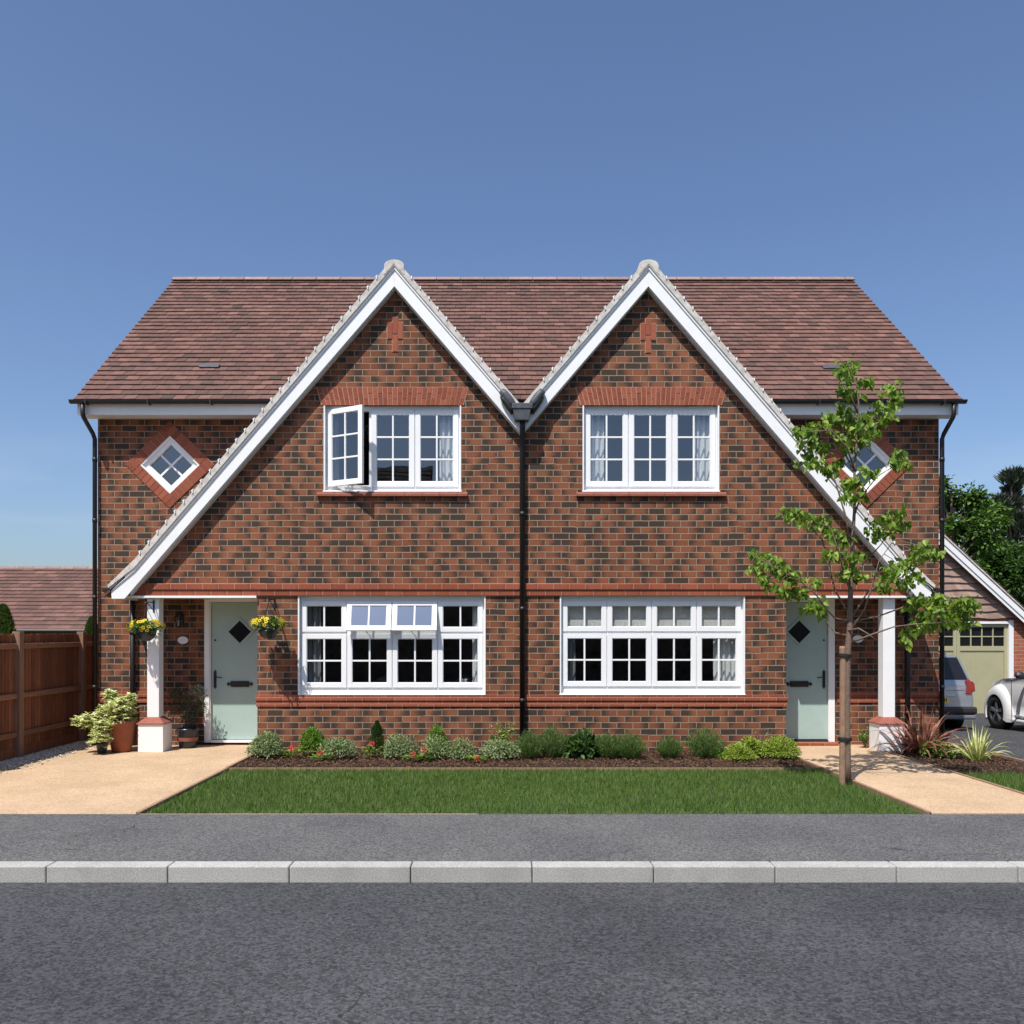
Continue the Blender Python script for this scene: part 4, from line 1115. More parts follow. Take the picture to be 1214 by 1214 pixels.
def grassy(px, pw, ph, Y, label, n=520):
    pw *= 1.12; ph *= 1.1; n = int(n*1.2); D = Y-CAMY; s = D/F; x = (px-CX)*s; c = (x, Y, -.02)
    t = thing('lavender_bush', label, 'lavender', c, 'lavender bushes in the front flower bed')
    m = MB()
    for i in range(n):
        a = random.uniform(0, 6.3); r = random.random()**.6*pw*s*.5; el = ph*s*random.uniform(.6, 1.08)*(1-.45*(r/(pw*s*.5))**2)
        b = Vector((x+r*.35*math.cos(a), Y+r*.35*math.sin(a), -.03)); tp = Vector((x+r*math.cos(a), Y+r*math.sin(a)*.9, el))
        d = tp-b
        for k in range(7):
            q = b+d*(.25+.75*k/6); dd = d.normalized()+Vector((random.gauss(0, .45), random.gauss(0, .45), .1))
            m.leaf(q, dd, Vector((random.gauss(0, 1), random.gauss(0, 1), .4)), .045, .006, .1)
    m.build('foliage', 'lav', t, recalc=False)
    m = MB()
    for i in range(26):
        a = random.uniform(0, 6.3); r = random.random()*pw*s*.5
        m.tube([(x+.3*r*math.cos(a), Y+.3*r*math.sin(a), 0), (x+r*math.cos(a), Y+r*math.sin(a), ph*s*random.uniform(.8, 1.25))], [.003, .0015], 4)
    m.build('stem', 'lav', t)
for a in ((628, 34, 27, -.75, 'soft green lavender bush directly beside the central downpipe'), (655, 38, 31, -.65, 'tallest lavender bush, second to the right of the central downpipe'),
          (722, 32, 24, -.7, 'lavender bush right of the dark broad leaved shrub, left one of a touching pair'), (747, 36, 25, -.75, 'lavender bush below the right lower window, right one of a touching pair'),
          (794, 28, 20, -.7, 'smallest lavender bush standing alone below the right lower window'), (835, 42, 30, -.65, 'full lavender bush left of the tiny green mound')):
    grassy(*a)
# small conifer
c = P(447, 0, -.5)[0]; t = thing('dwarf_conifer', 'small dark cone shaped conifer in the bed below the left lower window', 'conifer', (c, -.5, 0))
m = MB()
for i in range(2200):
    h = random.random()**.8; r = .17*(1-h)**.7*random.random()**.4*(1+.25*math.sin(h*19))+.004; a = random.uniform(0, 6.3)
    m.leaf((c+r*math.cos(a), -.5+r*math.sin(a), .02+h*.46), (math.cos(a)*.5, math.sin(a)*.5, .9), (math.cos(a), math.sin(a), .2), .03, .012)
m.build('foliage', 'darkleaf', t, recalc=False); MB().tube([(c, -.5, -.05), (c, -.5, .4)], [.012, .004], 6).build('stem', 'bark', t)
# loose twiggy bush
def loose(px, Y, w_, h, mat, label, n=26, cat='bush', group=None, leafs=9, L=.05):
    x = P(px, 0, Y)[0]; t = thing('loose_bush', label, cat, (x, Y, 0), group); fm = MB(); sm = MB()
    for i in range(n):
        a = random.uniform(0, 6.3); r = random.random()**.5*w_/2; hh = h*random.uniform(.45, 1)
        p = [Vector((x, Y, -.03)), Vector((x+r*.4*math.cos(a), Y+r*.4*math.sin(a), hh*.5)), Vector((x+r*math.cos(a), Y+r*math.sin(a), hh))]
        sm.tube(p, [.005, .004, .002], 5)
        for k in range(leafs):
            u = .35+.65*random.random(); q = p[1].lerp(p[2], max(0, u*2-1)) if u > .5 else p[0].lerp(p[1], u*2)
            fm.leaf(q, (random.gauss(0, 1), random.gauss(0, 1), random.gauss(.2, .6)), (random.gauss(0, .5), random.gauss(0, .5), 1), L*random.uniform(.7, 1.2), L*.5)
    fm.build('foliage', mat, t, recalc=False); sm.build('stem', 'bark', t)
loose(592, -.4, .56, .52, 'yellowgreen', 'loose twiggy light green bush beside the central downpipe', 34)
loose(598, -.38, .12, .62, 'box', 'single tall thin shoot rising above the twiggy bush', 3, 'shoot')
loose(495, -.5, .24, .38, 'hebe', 'thin grey twiggy plant between two grey green shrubs', 12, 'plant', leafs=5, L=.03)
loose(903, -.4, .4, .42, 'hebe', 'dry wispy stems behind the yellow green shrub', 12, 'plant', leafs=3, L=.03)
loose(1026, .35, .25, .30, 'box', 'small green plant against the brick wall behind the right post plinth', 12, 'plant')
# pink geraniums
def gerani(px, py, Y, label, mat='petal_p'):
    x, z = P(px, py, Y); t = thing('bedding_flower', label, 'flower', (x, Y, 0), 'pink bedding flowers'); m = MB(); l = MB()
    for i in range(46):
        a = random.uniform(0, 6.3); r = random.random()**.5*.13
        l.leaf((x+r*math.cos(a), Y+r*math.sin(a), random.uniform(.02, max(.06, z-.03))), (math.cos(a), math.sin(a), .5), (0, 0, 1), .05, .045)
    for i in range(48):
        d = Vector((random.gauss(0, 1), random.gauss(0, 1), random.gauss(.2, 1))).normalized()
        m.leaf(Vector((x, Y-.03, z))+d*.022, d, Vector((random.gauss(0, 1), random.gauss(0, 1), 1)), .024, .022)
    l.build('foliage', 'box', t, recalc=False); m.build('bloom', mat, t, recalc=False)
    s = MB(); s.tube([(x, Y, -.02), (x, Y-.03, z)], .004, 5); s.build('stem', 'lav', t)
gerani(346, 887, -.7, 'pink flower between the first grey green dome and the clipped ball')
gerani(380, 893, -1.0, 'pink flower in front of the second grey green dome')
gerani(441, 882, -.75, 'pink flower in front of the little conifer')
gerani(490, 895, -1.05, 'largest pink flower cluster, in front of the thin twiggy plant')
gerani(503, 889, -1.0, 'small pink flower left of the small ball shrub')
gerani(565, 899, -1.1, 'faded pink flower in front of the grey green shrubs near the downpipe')

# spiky plants
def spiky(px, Y, n, hL, mat, label, wd=.035, droop=.6, seed=1, zb=-.03, spread=.9):
    random.seed(seed); x = P(px, 0, Y)[0]; t = thing('spiky_plant', label, 'spiky plant', (x, Y, 0))
    for i in range(n):
        m = MB()
        a = random.uniform(0, 6.3); l = hL*random.uniform(.55, 1.1); tilt = random.random()**.8*spread
        d = Vector((math.cos(a)*math.sin(tilt), math.sin(a)*math.sin(tilt), math.cos(tilt))); side = Vector((-math.sin(a), math.cos(a), 0))
        p = Vector((x+.03*math.cos(a), Y+.03*math.sin(a), zb)); N_ = 7; W_ = wd*random.uniform(.7, 1.2); rows_ = []
        for k in range(N_+1):
            u = k/N_; ww = W_*(.6+1.2*u*(1-u)*1.4)*(1-u**4)
            up = side.cross(d).normalized()
            rows_.append((p+side*ww/2+up*ww*.25, p, p-side*ww/2+up*ww*.25))
            p = p+d*l/N_; d = (d+Vector((0, 0, -droop*(tilt+.12)*u*.55))).normalized()
            if p.z < .0: p.z = .0
        for k in range(N_):
            A, B = rows_[k], rows_[k+1]; b0 = len(m.v); m.v += [tuple(q) for q in A+B]; m.f += [(b0, b0+1, b0+4, b0+3), (b0+1, b0+2, b0+5, b0+4)]
        o = m.build('blade', mat, t, recalc=False, smooth=True)
spiky(1092, -.35, 98, .80, 'phormium', 'bronze red spiky plant in front of the right brick pier', .042, 1.4, 3, spread=1.15)
spiky(1158, -.95, 62, .54, 'yucca', 'cream and green striped spiky plant at the edge of the driveway', .028, 1.3, 8)

# hanging baskets
def basket(px, py, Y, wall_y, label):
    x, z = P(px, py, Y); t = thing('hanging_basket', label, 'hanging basket', (x, Y, z-.17), 'hanging baskets of yellow pansies')
    m = MB(); m.lathe([(0, -.19), (.06, -.18), (.11, -.14), (.14, -.08), (.155, 0), (.148, 0), (.13, -.03), (0, -.03)], (x, Y, z), 20); m.build('bowl', 'glaze', t, smooth=True)
    zt_ = z+.36; m = MB()
    for k in range(3):
        a = 2*math.pi*k/3+.4; m.tube([(x+.15*math.cos(a), Y+.15*math.sin(a), z), (x, Y, zt_-.05)], .0035, 5)
    m.tube([(x, Y, zt_-.06), (x, Y, zt_)], .005, 6); m.build('chain', 'iron', t)
    m = MB()
    m.box(x-.012, x+.012, wall_y-.008, wall_y-.001, zt_-.12, zt_+.06); m.tube([(x, wall_y-.004, zt_+.03), (x, Y-.02, zt_+.02), (x, Y-.03, zt_+.0)], .008, 6); m.tube([(x, wall_y-.004, zt_-.1), (x, (Y+wall_y)/2, zt_-.03), (x, Y+.04, zt_+.015)], .006, 6)
    m.build('bracket', 'iron', t)
    l = MB()
    for i in range(520):
        d = Vector((random.gauss(0, 1), random.gauss(0, 1), random.gauss(.25, .7))).normalized(); r = random.random()**.4
        p = Vector((x+d.x*.23*r, Y+d.y*.2*r, z+.02+d.z*.09*r-(.05*r if random.random() < .3 else 0)))
        l.leaf(p, d+Vector((0, 0, random.gauss(0, .4))), (random.gauss(0, .4), random.gauss(0, .4), 1), .045, .028)
    l.build('foliage', 'basket', t, recalc=False)
    f = MB(); e = MB()
    for i in range(40):
        d = Vector((random.gauss(0, 1), random.gauss(-.35, .8), random.gauss(.35, .6))).normalized()
        c_ = Vector((x+d.x*.27, Y+d.y*.22, z+.03+d.z*.11)); u = d.cross(Vector((.1, .2, 1))).normalized(); v = d.cross(u)
        for k in range(5):
            a = 2*math.pi*k/5+i; r_ = (u*math.cos(a)+v*math.sin(a)); f.leaf(c_, r_+d*.15, d, .03, .03, .1)
        e.leaf(c_+d*.006-v*.01, v, d, .022, .018, .0)
    f.build('bloom', 'petal_y', t, recalc=False); e.build('flower_eye', 'petal_d', t, recalc=False)
random.seed(31)
basket(173, 745, -.26, .03, 'yellow pansy basket hanging in front of the left white porch post')
basket(318, 742, -.36, 0, 'yellow pansy basket on a wall bracket between left door and lower window')

# pots by the left door
def pot(prof, x, Y, mat, t, seg=28):
    MB().lathe(prof, (x, Y, 0), seg).build('pot', mat, t, smooth=True)
random.seed(41)
x, Y = P(143, 0, -.05)[0], -.02
t = thing('potted_shrub', 'cream and green variegated shrub in a tall terracotta pot left of the white post', 'potted plant', (x, Y, 0))
pot([(0, 0), (.135, 0), (.20, .40), (.215, .41), (.215, .45), (.19, .45), (.185, .40), (0, .40)], x, Y, 'terracotta', t)
MB().lathe([(0, .405), (.183, .405)], (x, Y, 0), 20).build('soil', 'soil', t)
fm = MB(); sm = MB()
for (px, py, w_, h_, dy_) in ((150, 838, 26, 24, 0), (137, 833, 20, 18, .1), (127, 848, 24, 24, -.1), (112, 854, 26, 20, -.15), (98, 856, 22, 14, -.2), (124, 862, 26, 16, -.2), (141, 851, 30, 22, -.05), (118, 878, 26, 15, -.3), (115, 870, 14, 10, -.28), (131, 824, 14, 12, .1), (150, 848, 22, 22, .05), (141, 838, 28, 22, -.08), (155, 830, 12, 14, 0)):
    c_ = P(px, py, Y+dy_); s = (12.8+Y)/F; c3 = Vector((c_[0], Y+dy_, c_[1]))
    sm.tube([(x, Y, .4), ((x+c3.x)/2, (Y+c3.y)/2, (.5+c3.z)/2), tuple(c3)], [.014, .009, .004], 6)
    for i in range(60):
        d = Vector((random.gauss(0, 1), random.gauss(0, 1), random.gauss(.3, .8))).normalized()
        q = c3+Vector((d.x*w_*s*.52, d.y*w_*s*.52, d.z*h_*s*.60))*random.random()**.4
        for k in range(7):                # whorls of leaves
            a = 2*math.pi*k/7+i; fm.leaf(q, Vector((math.cos(a), math.sin(a), random.uniform(-.35, .7))), (random.gauss(0, .3), random.gauss(-.2, .3), 1), .058, .019, .2)
fm.build('foliage', 'pieris', t, recalc=False); sm.build('stem', 'bark', t)
x2, Y2 = P(119, 0, -.3)[0], -.25
t = thing('small_pot', 'small dark square planter at the foot of the terracotta pot', 'planter', (x2, Y2, 0))
MB().hexa([(x2-.04, Y2-.05, 0), (x2+.10, Y2-.05, 0), (x2+.10, Y2+.07, 0), (x2-.04, Y2+.07, 0), (x2-.055, Y2-.06, .11), (x2+.11, Y2-.06, .11), (x2+.11, Y2+.08, .11), (x2-.055, Y2+.08, .11)]) if 0 else None
m = MB(); m.lathe([(0, 0), (.06, 0), (.08, .12), (.085, .125), (.085, .15), (.07, .15), (.07, .12), (0, .12)], (x2, Y2, 0), 20); m.build('pot', 'glaze', t, smooth=True)
fm = MB()
for i in range(90):
    a = random.uniform(0, 6.3); r = random.random()**.5*.12; fm.leaf((x2+r*math.cos(a), Y2+r*math.sin(a), .16+random.random()*.09), (math.cos(a), math.sin(a), .4), (0, 0, 1), .055, .017)
fm.build('foliage', 'pieris', t, recalc=False)
x, Y = P(222, 0, .4)[0], .42
t = thing('potted_olive', 'small dark olive tree in a blue glazed pot between the white post and left door', 'potted plant', (x, Y, 0))
pot([(0, 0), (.12, 0), (.135, .08), (.155, .25), (.165, .26), (.165, .29), (.145, .29), (.14, .25), (0, .25)], x, Y, 'glaze', t)
MB().lathe([(.139, .10), (.150, .10), (.158, .155), (.147, .155)], (x, Y, 0), 28).build('pot_band', 'terracotta', t)
MB().tube([(x, Y, .2), (x-.01, Y, .45), (x+.02, Y, .75), (x+.04, Y, .95)], [.012, .01, .008, .004], 6).build('stem', 'bark', t)
fm = MB()
for (px, py, w_) in ((213, 833, 26), (226, 828, 22), (235, 822, 18), (215, 845, 22), (228, 840, 22), (222, 856, 14), (238, 838, 14), (209, 824, 14)):
    c_ = P(px, py, Y); s = 13.2/F
    for i in range(210):
        d = Vector((random.gauss(0, 1), random.gauss(0, 1), random.gauss(0, 1))).normalized(); q = Vector((c_[0], Y, c_[1]))+d*w_*s*.5*random.random()**.5
        fm.leaf(q, d+Vector((0, 0, .4)), (random.gauss(0, 1), random.gauss(0, 1), 1), .045, .012)
fm.build('foliage', 'olive', t, recalc=False)

# ------------------------------------------------------------------ sapling with its stake
random.seed(77)
TY = -2.7
def T(px, py, dy_=0): a = P(px, py, TY+dy_); return Vector((a[0], TY+dy_, a[1]))
tree = thing('young_tree', 'slender young tree with bright green leaves in front of the right door', 'tree', (T(1006, 925).x, TY, 0))
tr_pts = [(1005, 930), (1005, 904), (1004.5, 860), (1004.5, 800), (1005.5, 765), (1007.5, 745), (1008, 715), (1009, 680), (1010.5, 650), (1013, 604), (1013, 555), (1016, 524), (1018, 478), (1015, 453), (1006, 432)]
tm = MB(); tm.tube([T(*p) for p in tr_pts], [.042, .036, .034, .034, .035, .034, .03, .026, .022, .017, .014, .012, .009, .006, .003], 10)
tm.build('trunk', 'bark', tree, smooth=True)
branches = [
 [(1005, 736, 0), (990, 733, -.1), (980, 722, -.2), (966, 703, -.25), (950, 690, -.3), (925, 676, -.3), (895, 660, -.3)],
 [(1005, 754, 0), (990, 750, .05), (981, 738, .1), (972, 720, .1)],
 [(1010, 737, 0), (1040, 731, .1), (1065, 722, .1), (1085, 715, .05), (1115, 712, 0), (1150, 710, 0)],
 [(1008, 762, 0), (1040, 750, -.15), (1060, 743, -.2), (1085, 740, -.25), (1135, 737, -.25)],
 [(1008, 748, 0), (1025, 722, -.05), (1034, 695, -.1), (1042, 665, -.1), (1060, 640, 0)],
 [(1003, 722, 0), (990, 700, .1), (982, 670, .15), (975, 640, .2), (955, 620, .2), (930, 608, .2)],
 [(1008, 700, 0), (1000, 680, -.2), (995, 655, -.25), (985, 625, -.3)],
 [(1009, 690, 0), (1022, 670, .2), (1045, 645, .25), (1062, 610, .25)],
 [(1008, 735, 0), (1030, 700, .2), (1060, 690, .3), (1090, 670, .3), (1110, 655, .3)],
 [(1010, 650, 0), (1002, 610, .1), (990, 570, .1), (965, 545, .1), (945, 530, .1)],
 [(1013, 610, 0), (1020, 590, -.1), (1040, 565, -.1), (1072, 545, -.1)],
 [(1014, 560, 0), (1004, 530, -.1), (985, 510, -.15), (955, 512, -.15)],
 [(1016, 530, 0), (1030, 500, .15), (1050, 480, .15), (1062, 462, .15)],
 [(1013, 560, 0), (1003, 540, .2), (995, 500, .2), (990, 485, .2)],
 [(1017, 490, 0), (1005, 460, .05), (1000, 440, .05)],
 [(1005, 748, 0), (1018, 745, -.2), (1030, 752, -.3), (1040, 760, -.3)],
]
bm_ = MB()
for b in branches:
    pts = [T(*p) for p in b]; n = len(pts)
    bm_.tube(pts, [.013*(1-.75*i/(n-1)) for i in range(n)], 6)
bm_.build('branch', 'bark', tree, smooth=True)
clusters = [(1006,434,12),(998,440,9),(1003,452,12),(1015,466,8),(1026,453,9),(1002,464,8),(1058,463,13),(1063,472,9),(1048,482,13),(1037,493,13),(1025,503,12),(1052,495,9),
 (1000,488,12),(988,497,12),(1008,497,10),(971,505,11),(958,514,11),(948,512,7),(962,524,9),(976,530,10),(998,520,11),(1014,512,11),(1010,530,9),(1022,522,9),(1035,512,8),
 (956,541,11),(970,550,11),(984,557,10),(994,548,7),(1016,571,11),(1004,573,9),(1031,558,10),(1066,541,11),(1058,549,8),(1072,549,7),(1008,588,9),(1024,586,7),
 (936,608,10),(948,612,11),(960,620,10),(974,618,9),(982,628,10),(994,634,10),(1003,640,9),(1046,616,13),(1062,608,12),(1056,628,12),(1036,630,10),(1070,622,9),
 (984,656,10),(996,658,9),(1012,661,9),(1022,657,8),(906,664,11),(918,670,11),(930,678,11),(942,684,10),(897,676,9),(908,690,10),(922,697,10),(936,702,9),(950,703,10),(892,655,6),
 (968,690,7),(1003,680,7),(1016,683,8),(1010,676,8),(1052,680,12),(1066,672,11),(1078,664,12),(1090,656,11),(1102,650,11),(1110,655,8),(1070,690,11),(1086,682,10),(1048,697,9),
 (966,716,10),(974,722,8),(958,719,8),(1084,713,10),(1098,713,10),(1112,710,10),(1126,716,10),(1140,712,11),(1152,714,9),(1146,722,9),(1110,722,8),
 (1074,750,8),(1086,741,10),(1100,740,10),(1114,736,11),(1130,738,11),(1144,738,8),(1072,759,7),(1095,729,8),(1120,728,8),(1135,728,8)]
lm = MB(); tw_ = MB()
allp = [Vector(a).lerp(Vector(b_), f/6) for br in [[(p[0], p[1], 0) for p in tr_pts[7:]]]+branches for a, b_ in zip([T(*q) for q in br], [T(*q) for q in br][1:]) for f in range(7)]
for (px, py, r) in clusters:
    c_ = T(px, py, random.uniform(-.28, .28)); s = (12.8+TY)/F*r
    near = min(allp, key=lambda q: (q-c_).length)
    tw_.tube([near, near.lerp(c_, .5)+Vector((0, 0, .02)), c_], [.005, .004, .002], 5)
    for i in range(int(4+r*2.7)):
        o = Vector((random.gauss(0, .5), random.gauss(0, .6), random.gauss(0, .42)))*s
        yaw = random.uniform(0, 6.3); d = Vector((math.cos(yaw)*.75, math.sin(yaw)*.75, -random.uniform(.2, 1.5)))
        L_ = random.uniform(.045, .09)
        # heart-shaped leaf: wide near its base
        d.normalize(); nn_ = Vector((random.gauss(0, .5), random.gauss(-.2, .5), 1)); sd = d.cross(nn_).normalized(); up = sd.cross(d)
        n = len(lm.v); b = c_+o
        for a_, w_ in ((0, 0), (-.07, .24), (.12, .44), (.4, .42), (.72, .22), (1, 0), (.72, -.22), (.4, -.42), (.12, -.44), (-.07, -.24)):
            lm.v.append(tuple(b+d*L_*a_+sd*L_*w_+up*(abs(w_)*L_*.25-a_*a_*L_*.22)))
        lm.f += [(n, n+1, n+2, n+3, n+4, n+5), (n, n+5, n+6, n+7, n+8, n+9)]
lm.build('crown', 'lime', tree, recalc=False); tw_.build('twig', 'bark', tree, smooth=True)
stake = MB()
st = [T(1001, 917, .02), T(1001, 770, .02)]
stake.tube([T(998.5, 932, -.0), T(999, 850, 0), T(999.5, 785, 0), T(998.5, 768, 0), T(998.5, 766, 0)], [.036, .036, .037, .036, .028], 12)
so = tag(stake.build('tree_stake', 'stake', smooth=False), 'round wooden stake tied beside the sapling trunk', 'stake')
for py in (777, 876):
    m = MB(); c_ = T(1001.5, py); 
    pts = [(c_.x+.075*math.cos(a), c_.y+.05*math.sin(a), c_.z+.006*math.sin(a*2)) for a in [2*math.pi*k/16 for k in range(17)]]
    for dz_ in (-.012, 0, .012): m.tube([(p[0], p[1], p[2]+dz_) for p in pts], .009, 6)
    tag(m.build('tree_tie', 'rubber', smooth=True), 'upper black rubber tie round stake and trunk' if py < 800 else 'lower black rubber tie round stake and trunk, near the ground', 'tie', 'rubber tree ties')

# ------------------------------------------------------------------ background trees
def big_tree(name, label, px, Y, toppx, wpx, mat, seed, n=15000, L=.2, cone=0, zb=0, nblob=46, gap=1.0):
    random.seed(seed); D = Y-CAMY; s = D/F; x = (px-CX)*s; H = P(0, toppx, Y)[1]; W = wpx*s
    t = thing(name, label, 'tree', (x, Y, zb), 'trees behind the garage')
    tk = MB(); tk.tube([(x, Y, zb-.5), (x+.1, Y, H*.3), (x, Y, H*.65), (x, Y, H*.93)], [.02*H+.05, .016*H, .01*H, .03], 9)
    fm = MB(); blobs = []
    for i in range(nblob):
        u = random.random(); h = (.22+.76*u)*H
        rr = W/2*((1-u)**.8+.12 if cone else math.sin(math.pi*(.12+.85*u))**.6)
        a = random.uniform(0, 6.3); r = rr*random.random()**.45
        c_ = Vector((x+r*math.cos(a), Y+r*math.sin(a), h)); blobs.append((c_, W*random.uniform(.09, .17)*(.7 if cone else 1)))
        tk.tube([(x, Y, h*.75), tuple(Vector((x, Y, h*.8)).lerp(c_, .5)+Vector((0, 0, -.1))), tuple(c_)], [.006*H, .004*H, .012], 5)
    per = n//nblob
    for c_, r in blobs:
        for i in range(per):
            d = Vector((random.gauss(0, 1), random.gauss(0, 1), random.gauss(0, .75))).normalized()
            q = c_+d*r*random.random()**.4*random.uniform(.7, 1.25)
            if cone: fm.quadleaf(q, L*1.3, L*.22, Vector((d.x, d.y, .8)))
            else: fm.leaf(q, d+Vector((0, 0, -.3)), (random.gauss(0, .5), random.gauss(0, .5), 1), L*random.uniform(.6, 1.1), L*.55)
    fm.build('crown', mat, t, recalc=False); tk.build('trunk', 'bark', t)
big_tree('broadleaf_tree', 'full green broadleaf tree behind the garage, nearest the brick house', 1128, 20, 562, 95, 'treeleaf', 3, 13000, .17)
big_tree('broadleaf_tree', 'green broadleaf tree behind the garage roof, left of the dark pine', 1164, 24, 592, 80, 'treeleaf', 4, 10000, .18)
big_tree('pine_tree', 'dark grey green pine standing tallest at the right edge behind the garage', 1200, 38, 556, 80, 'pine', 5, 20000, .34, cone=1, nblob=90)
big_tree('broadleaf_tree', 'dark lower tree behind the right slope of the garage roof', 1200, 21, 648, 95, 'darkleaf', 6, 13000, .2)
big_tree('broadleaf_tree', 'broad tree far behind the pine at the right edge', 1260, 34, 640, 130, 'darkleaf', 7, 9000, .3)
big_tree('broadleaf_tree', 'tree hidden mostly behind the house beside the garage', 1060, 30, 600, 120, 'treeleaf', 8, 9000, .28)
def bush(px, Y, w_, top, mat, label, seed):
    random.seed(seed); x, z = P(px, top, Y)
    t = thing('evergreen_bush', label, 'bush', (x, Y, 0), 'evergreen bushes behind the fence'); m = MB()
    for i in range(5200):
        h = random.random()**.8; r = w_/2*(1-h)**.55*random.random()**.35; a = random.uniform(0, 6.3)
        m.leaf((x+r*math.cos(a), Y+r*math.sin(a), h*z), (math.cos(a)*.5, math.sin(a)*.5, .9), (math.cos(a), math.sin(a), .3), .07, .03)
    m.build('foliage', mat, t, recalc=False); MB().tube([(x, Y, -.2), (x, Y, z*.8)], [.06, .02], 7).build('stem', 'bark', t)
bush(4, 4.5, 1.0, 719, 'darkleaf', 'pointed evergreen bush behind the fence at the left edge of the photo', 51)
bush(109, 6.5, .8, 733, 'darkleaf', 'evergreen bush behind the fence touching the house corner', 52)

# ------------------------------------------------------------------ cars on the driveway
M['silver'] = plain('silver car paint', (.32, .35, .40), .28, .03, 3, metal=.55, coat=.6)
M['white_car'] = plain('white car paint', (.74, .74, .74), .3, .02, 3, coat=.6)
M['bumper'] = plain('dark bumper plastic', (.02, .02, .022), .5, .1)
M['greyplastic'] = plain('grey trim', (.16, .17, .19), .4, .1)
M['redlamp'] = plain('red lamp', (.26, .018, .012), .15, .35, 30, coat=.5)
M['plate_y'] = plain('yellow plate', (.85, .62, .03), .4, .03)
M['alloy'] = plain('grey alloy', (.22, .23, .25), .35, .1, metal=.6)
def wheel_parts(root, c, r, w, side, spoke='alloy'):
    """side = +1/-1: which way along x the outer face looks"""
    t = MB(); a = side
    t.lathe([(r*.62, a*w/2), (r*.70, a*(w/2+.006)), (r*.93, a*(w/2-.005)), (r, a*(w/2-.03)), (r, -a*(w/2-.03)), (r*.92, -a*w/2), (r*.6, -a*w/2), (.0, -a*w/2)], c, 36, 'x')
    wo = t.build('wheel', 'rubber', root, smooth=True)
    m = MB(); m.lathe([(0, a*(w/2-.05)), (r*.60, a*(w/2-.055)), (r*.63, a*(w/2)), (r*.66, a*(w/2+.004))], c, 36, 'x')
    m.build('rim', 'bumper', wo)
    m = MB()
    for k in range(5):
        an = 2*math.pi*k/5+.3
        for off, w0, w1 in ((0, .03, .075),):
            d = Vector((0, math.cos(an), math.sin(an))); n_ = Vector((0, -math.sin(an), math.cos(an)))
            b = Vector(c)+Vector((a*(w/2-.03), 0, 0)); e = Vector((a*.022, 0, 0))
            p = [b+d*r*.08-n_*w0*.5, b+d*r*.60-n_*w1*.5, b+d*r*.60+n_*w1*.5, b+d*r*.08+n_*w0*.5]
            m.hexa([tuple(q) for q in p]+[tuple(q+e) for q in p])
    m.lathe([(0, a*(w/2)), (r*.13, a*(w/2-.004)), (r*.15, a*(w/2-.03))], c, 20, 'x')
    m.build('spoke', spoke, wo)
    return wo
def loft_car(root, T, stations, mat, name='body'):
    """stations: half rings (x, y, z) from floor centre to roof centre; returns ring grid in world space"""
    m = MB(); G_ = []
    for st in stations:
        L_ = [T @ Vector((-x, y, z)) for x, y, z in st]; R_ = [T @ Vector((x, y, z)) for x, y, z in st]
        G_.append((L_, R_))
    k = len(stations[0])
    for (La, Ra), (Lb, Rb) in zip(G_, G_[1:]):
        for i in range(k-1):
            m.poly([La[i], Lb[i], Lb[i+1], La[i+1]]); m.poly([Ra[i], Ra[i+1], Rb[i+1], Rb[i]])
    for (La, Ra) in (G_[0], G_[-1]):
        for i in range(k-1): m.poly([La[i], La[i+1], Ra[i+1], Ra[i]])
    import bmesh
    o = m.build(name, mat, root, smooth=True)
    bm = bmesh.new(); bm.from_mesh(o.data); bmesh.ops.remove_doubles(bm, verts=bm.verts, dist=.0005); bmesh.ops.recalc_face_normals(bm, faces=bm.faces); bm.to_mesh(o.data); bm.free()
    b = o.modifiers.new('bevel', 'BEVEL'); b.width = .03; b.segments = 3; b.limit_method = 'ANGLE'; b.angle_limit = R(25)
    return G_, o
def patch(root, quad, ins, off, mat, name, n=6):
    """a glass or lamp patch inset on four corners"""
    A, B, C_, D_ = [Vector(q) for q in quad]
    nn = (B-A).cross(D_-A).normalized()
    def at(u, v): return A*(1-u)*(1-v)+B*u*(1-v)+C_*u*v+D_*(1-u)*v
    m = MB(); us = [ins[0]+(1-ins[0]-ins[1])*i/n for i in range(n+1)]; vs = [ins[2]+(1-ins[2]-ins[3])*i/n for i in range(n+1)]
    P_ = [[at(u, v)+nn*off for v in vs] for u in us]
    for i in range(n):
        for j in range(n): m.poly([P_[i][j], P_[i+1][j], P_[i+1][j+1], P_[i][j+1]])
    return m.build(name, mat, root, smooth=True)

# silver people carrier, tail towards the camera
cxs, cy0, cz0 = 8.09, 3.22, -.10
car = thing('parked_car', 'silver people carrier seen from behind, parked beside the brick house', 'car', (cxs, cy0+2, cz0), 'cars on the driveway')
T_ = Matrix.Translation((cxs, cy0, cz0)) @ Matrix.Rotation(-R(2.3), 4, 'X')
def ringp(w, y, belt, roof, rw, dy, zb=.20):
    return [(0, y, zb), (w*.86, y, zb), (w*.97, y, zb+.13), (w, y, .58), (w*.985, y, belt-.10), (w*.95, y+dy*.05, belt), (rw, y+dy*.8, roof-.10), (rw*.84, y+dy, roof-.02), (0, y+dy, roof+.015)]
sts = [ringp(.745, .0, .95, 1.45, .60, .22, .30), ringp(.80, .10, .95, 1.46, .63, .18, .24), ringp(.815, .45, .95, 1.46, .62, .05), ringp(.82, 1.4, .94, 1.49, .64, 0), ringp(.82, 2.3, .93, 1.47, .63, 0),
       ringp(.82, 2.7, .93, 1.42, .60, .0), ringp(.81, 3.35, .92, 1.0, .72, 0), ringp(.78, 3.8, .84, .86, .68, 0), ringp(.68, 4.02, .70, .72, .6, 0, .25)]
Gs, body = loft_car(car, T_, sts, 'silver')
L0, R0 = Gs[0]
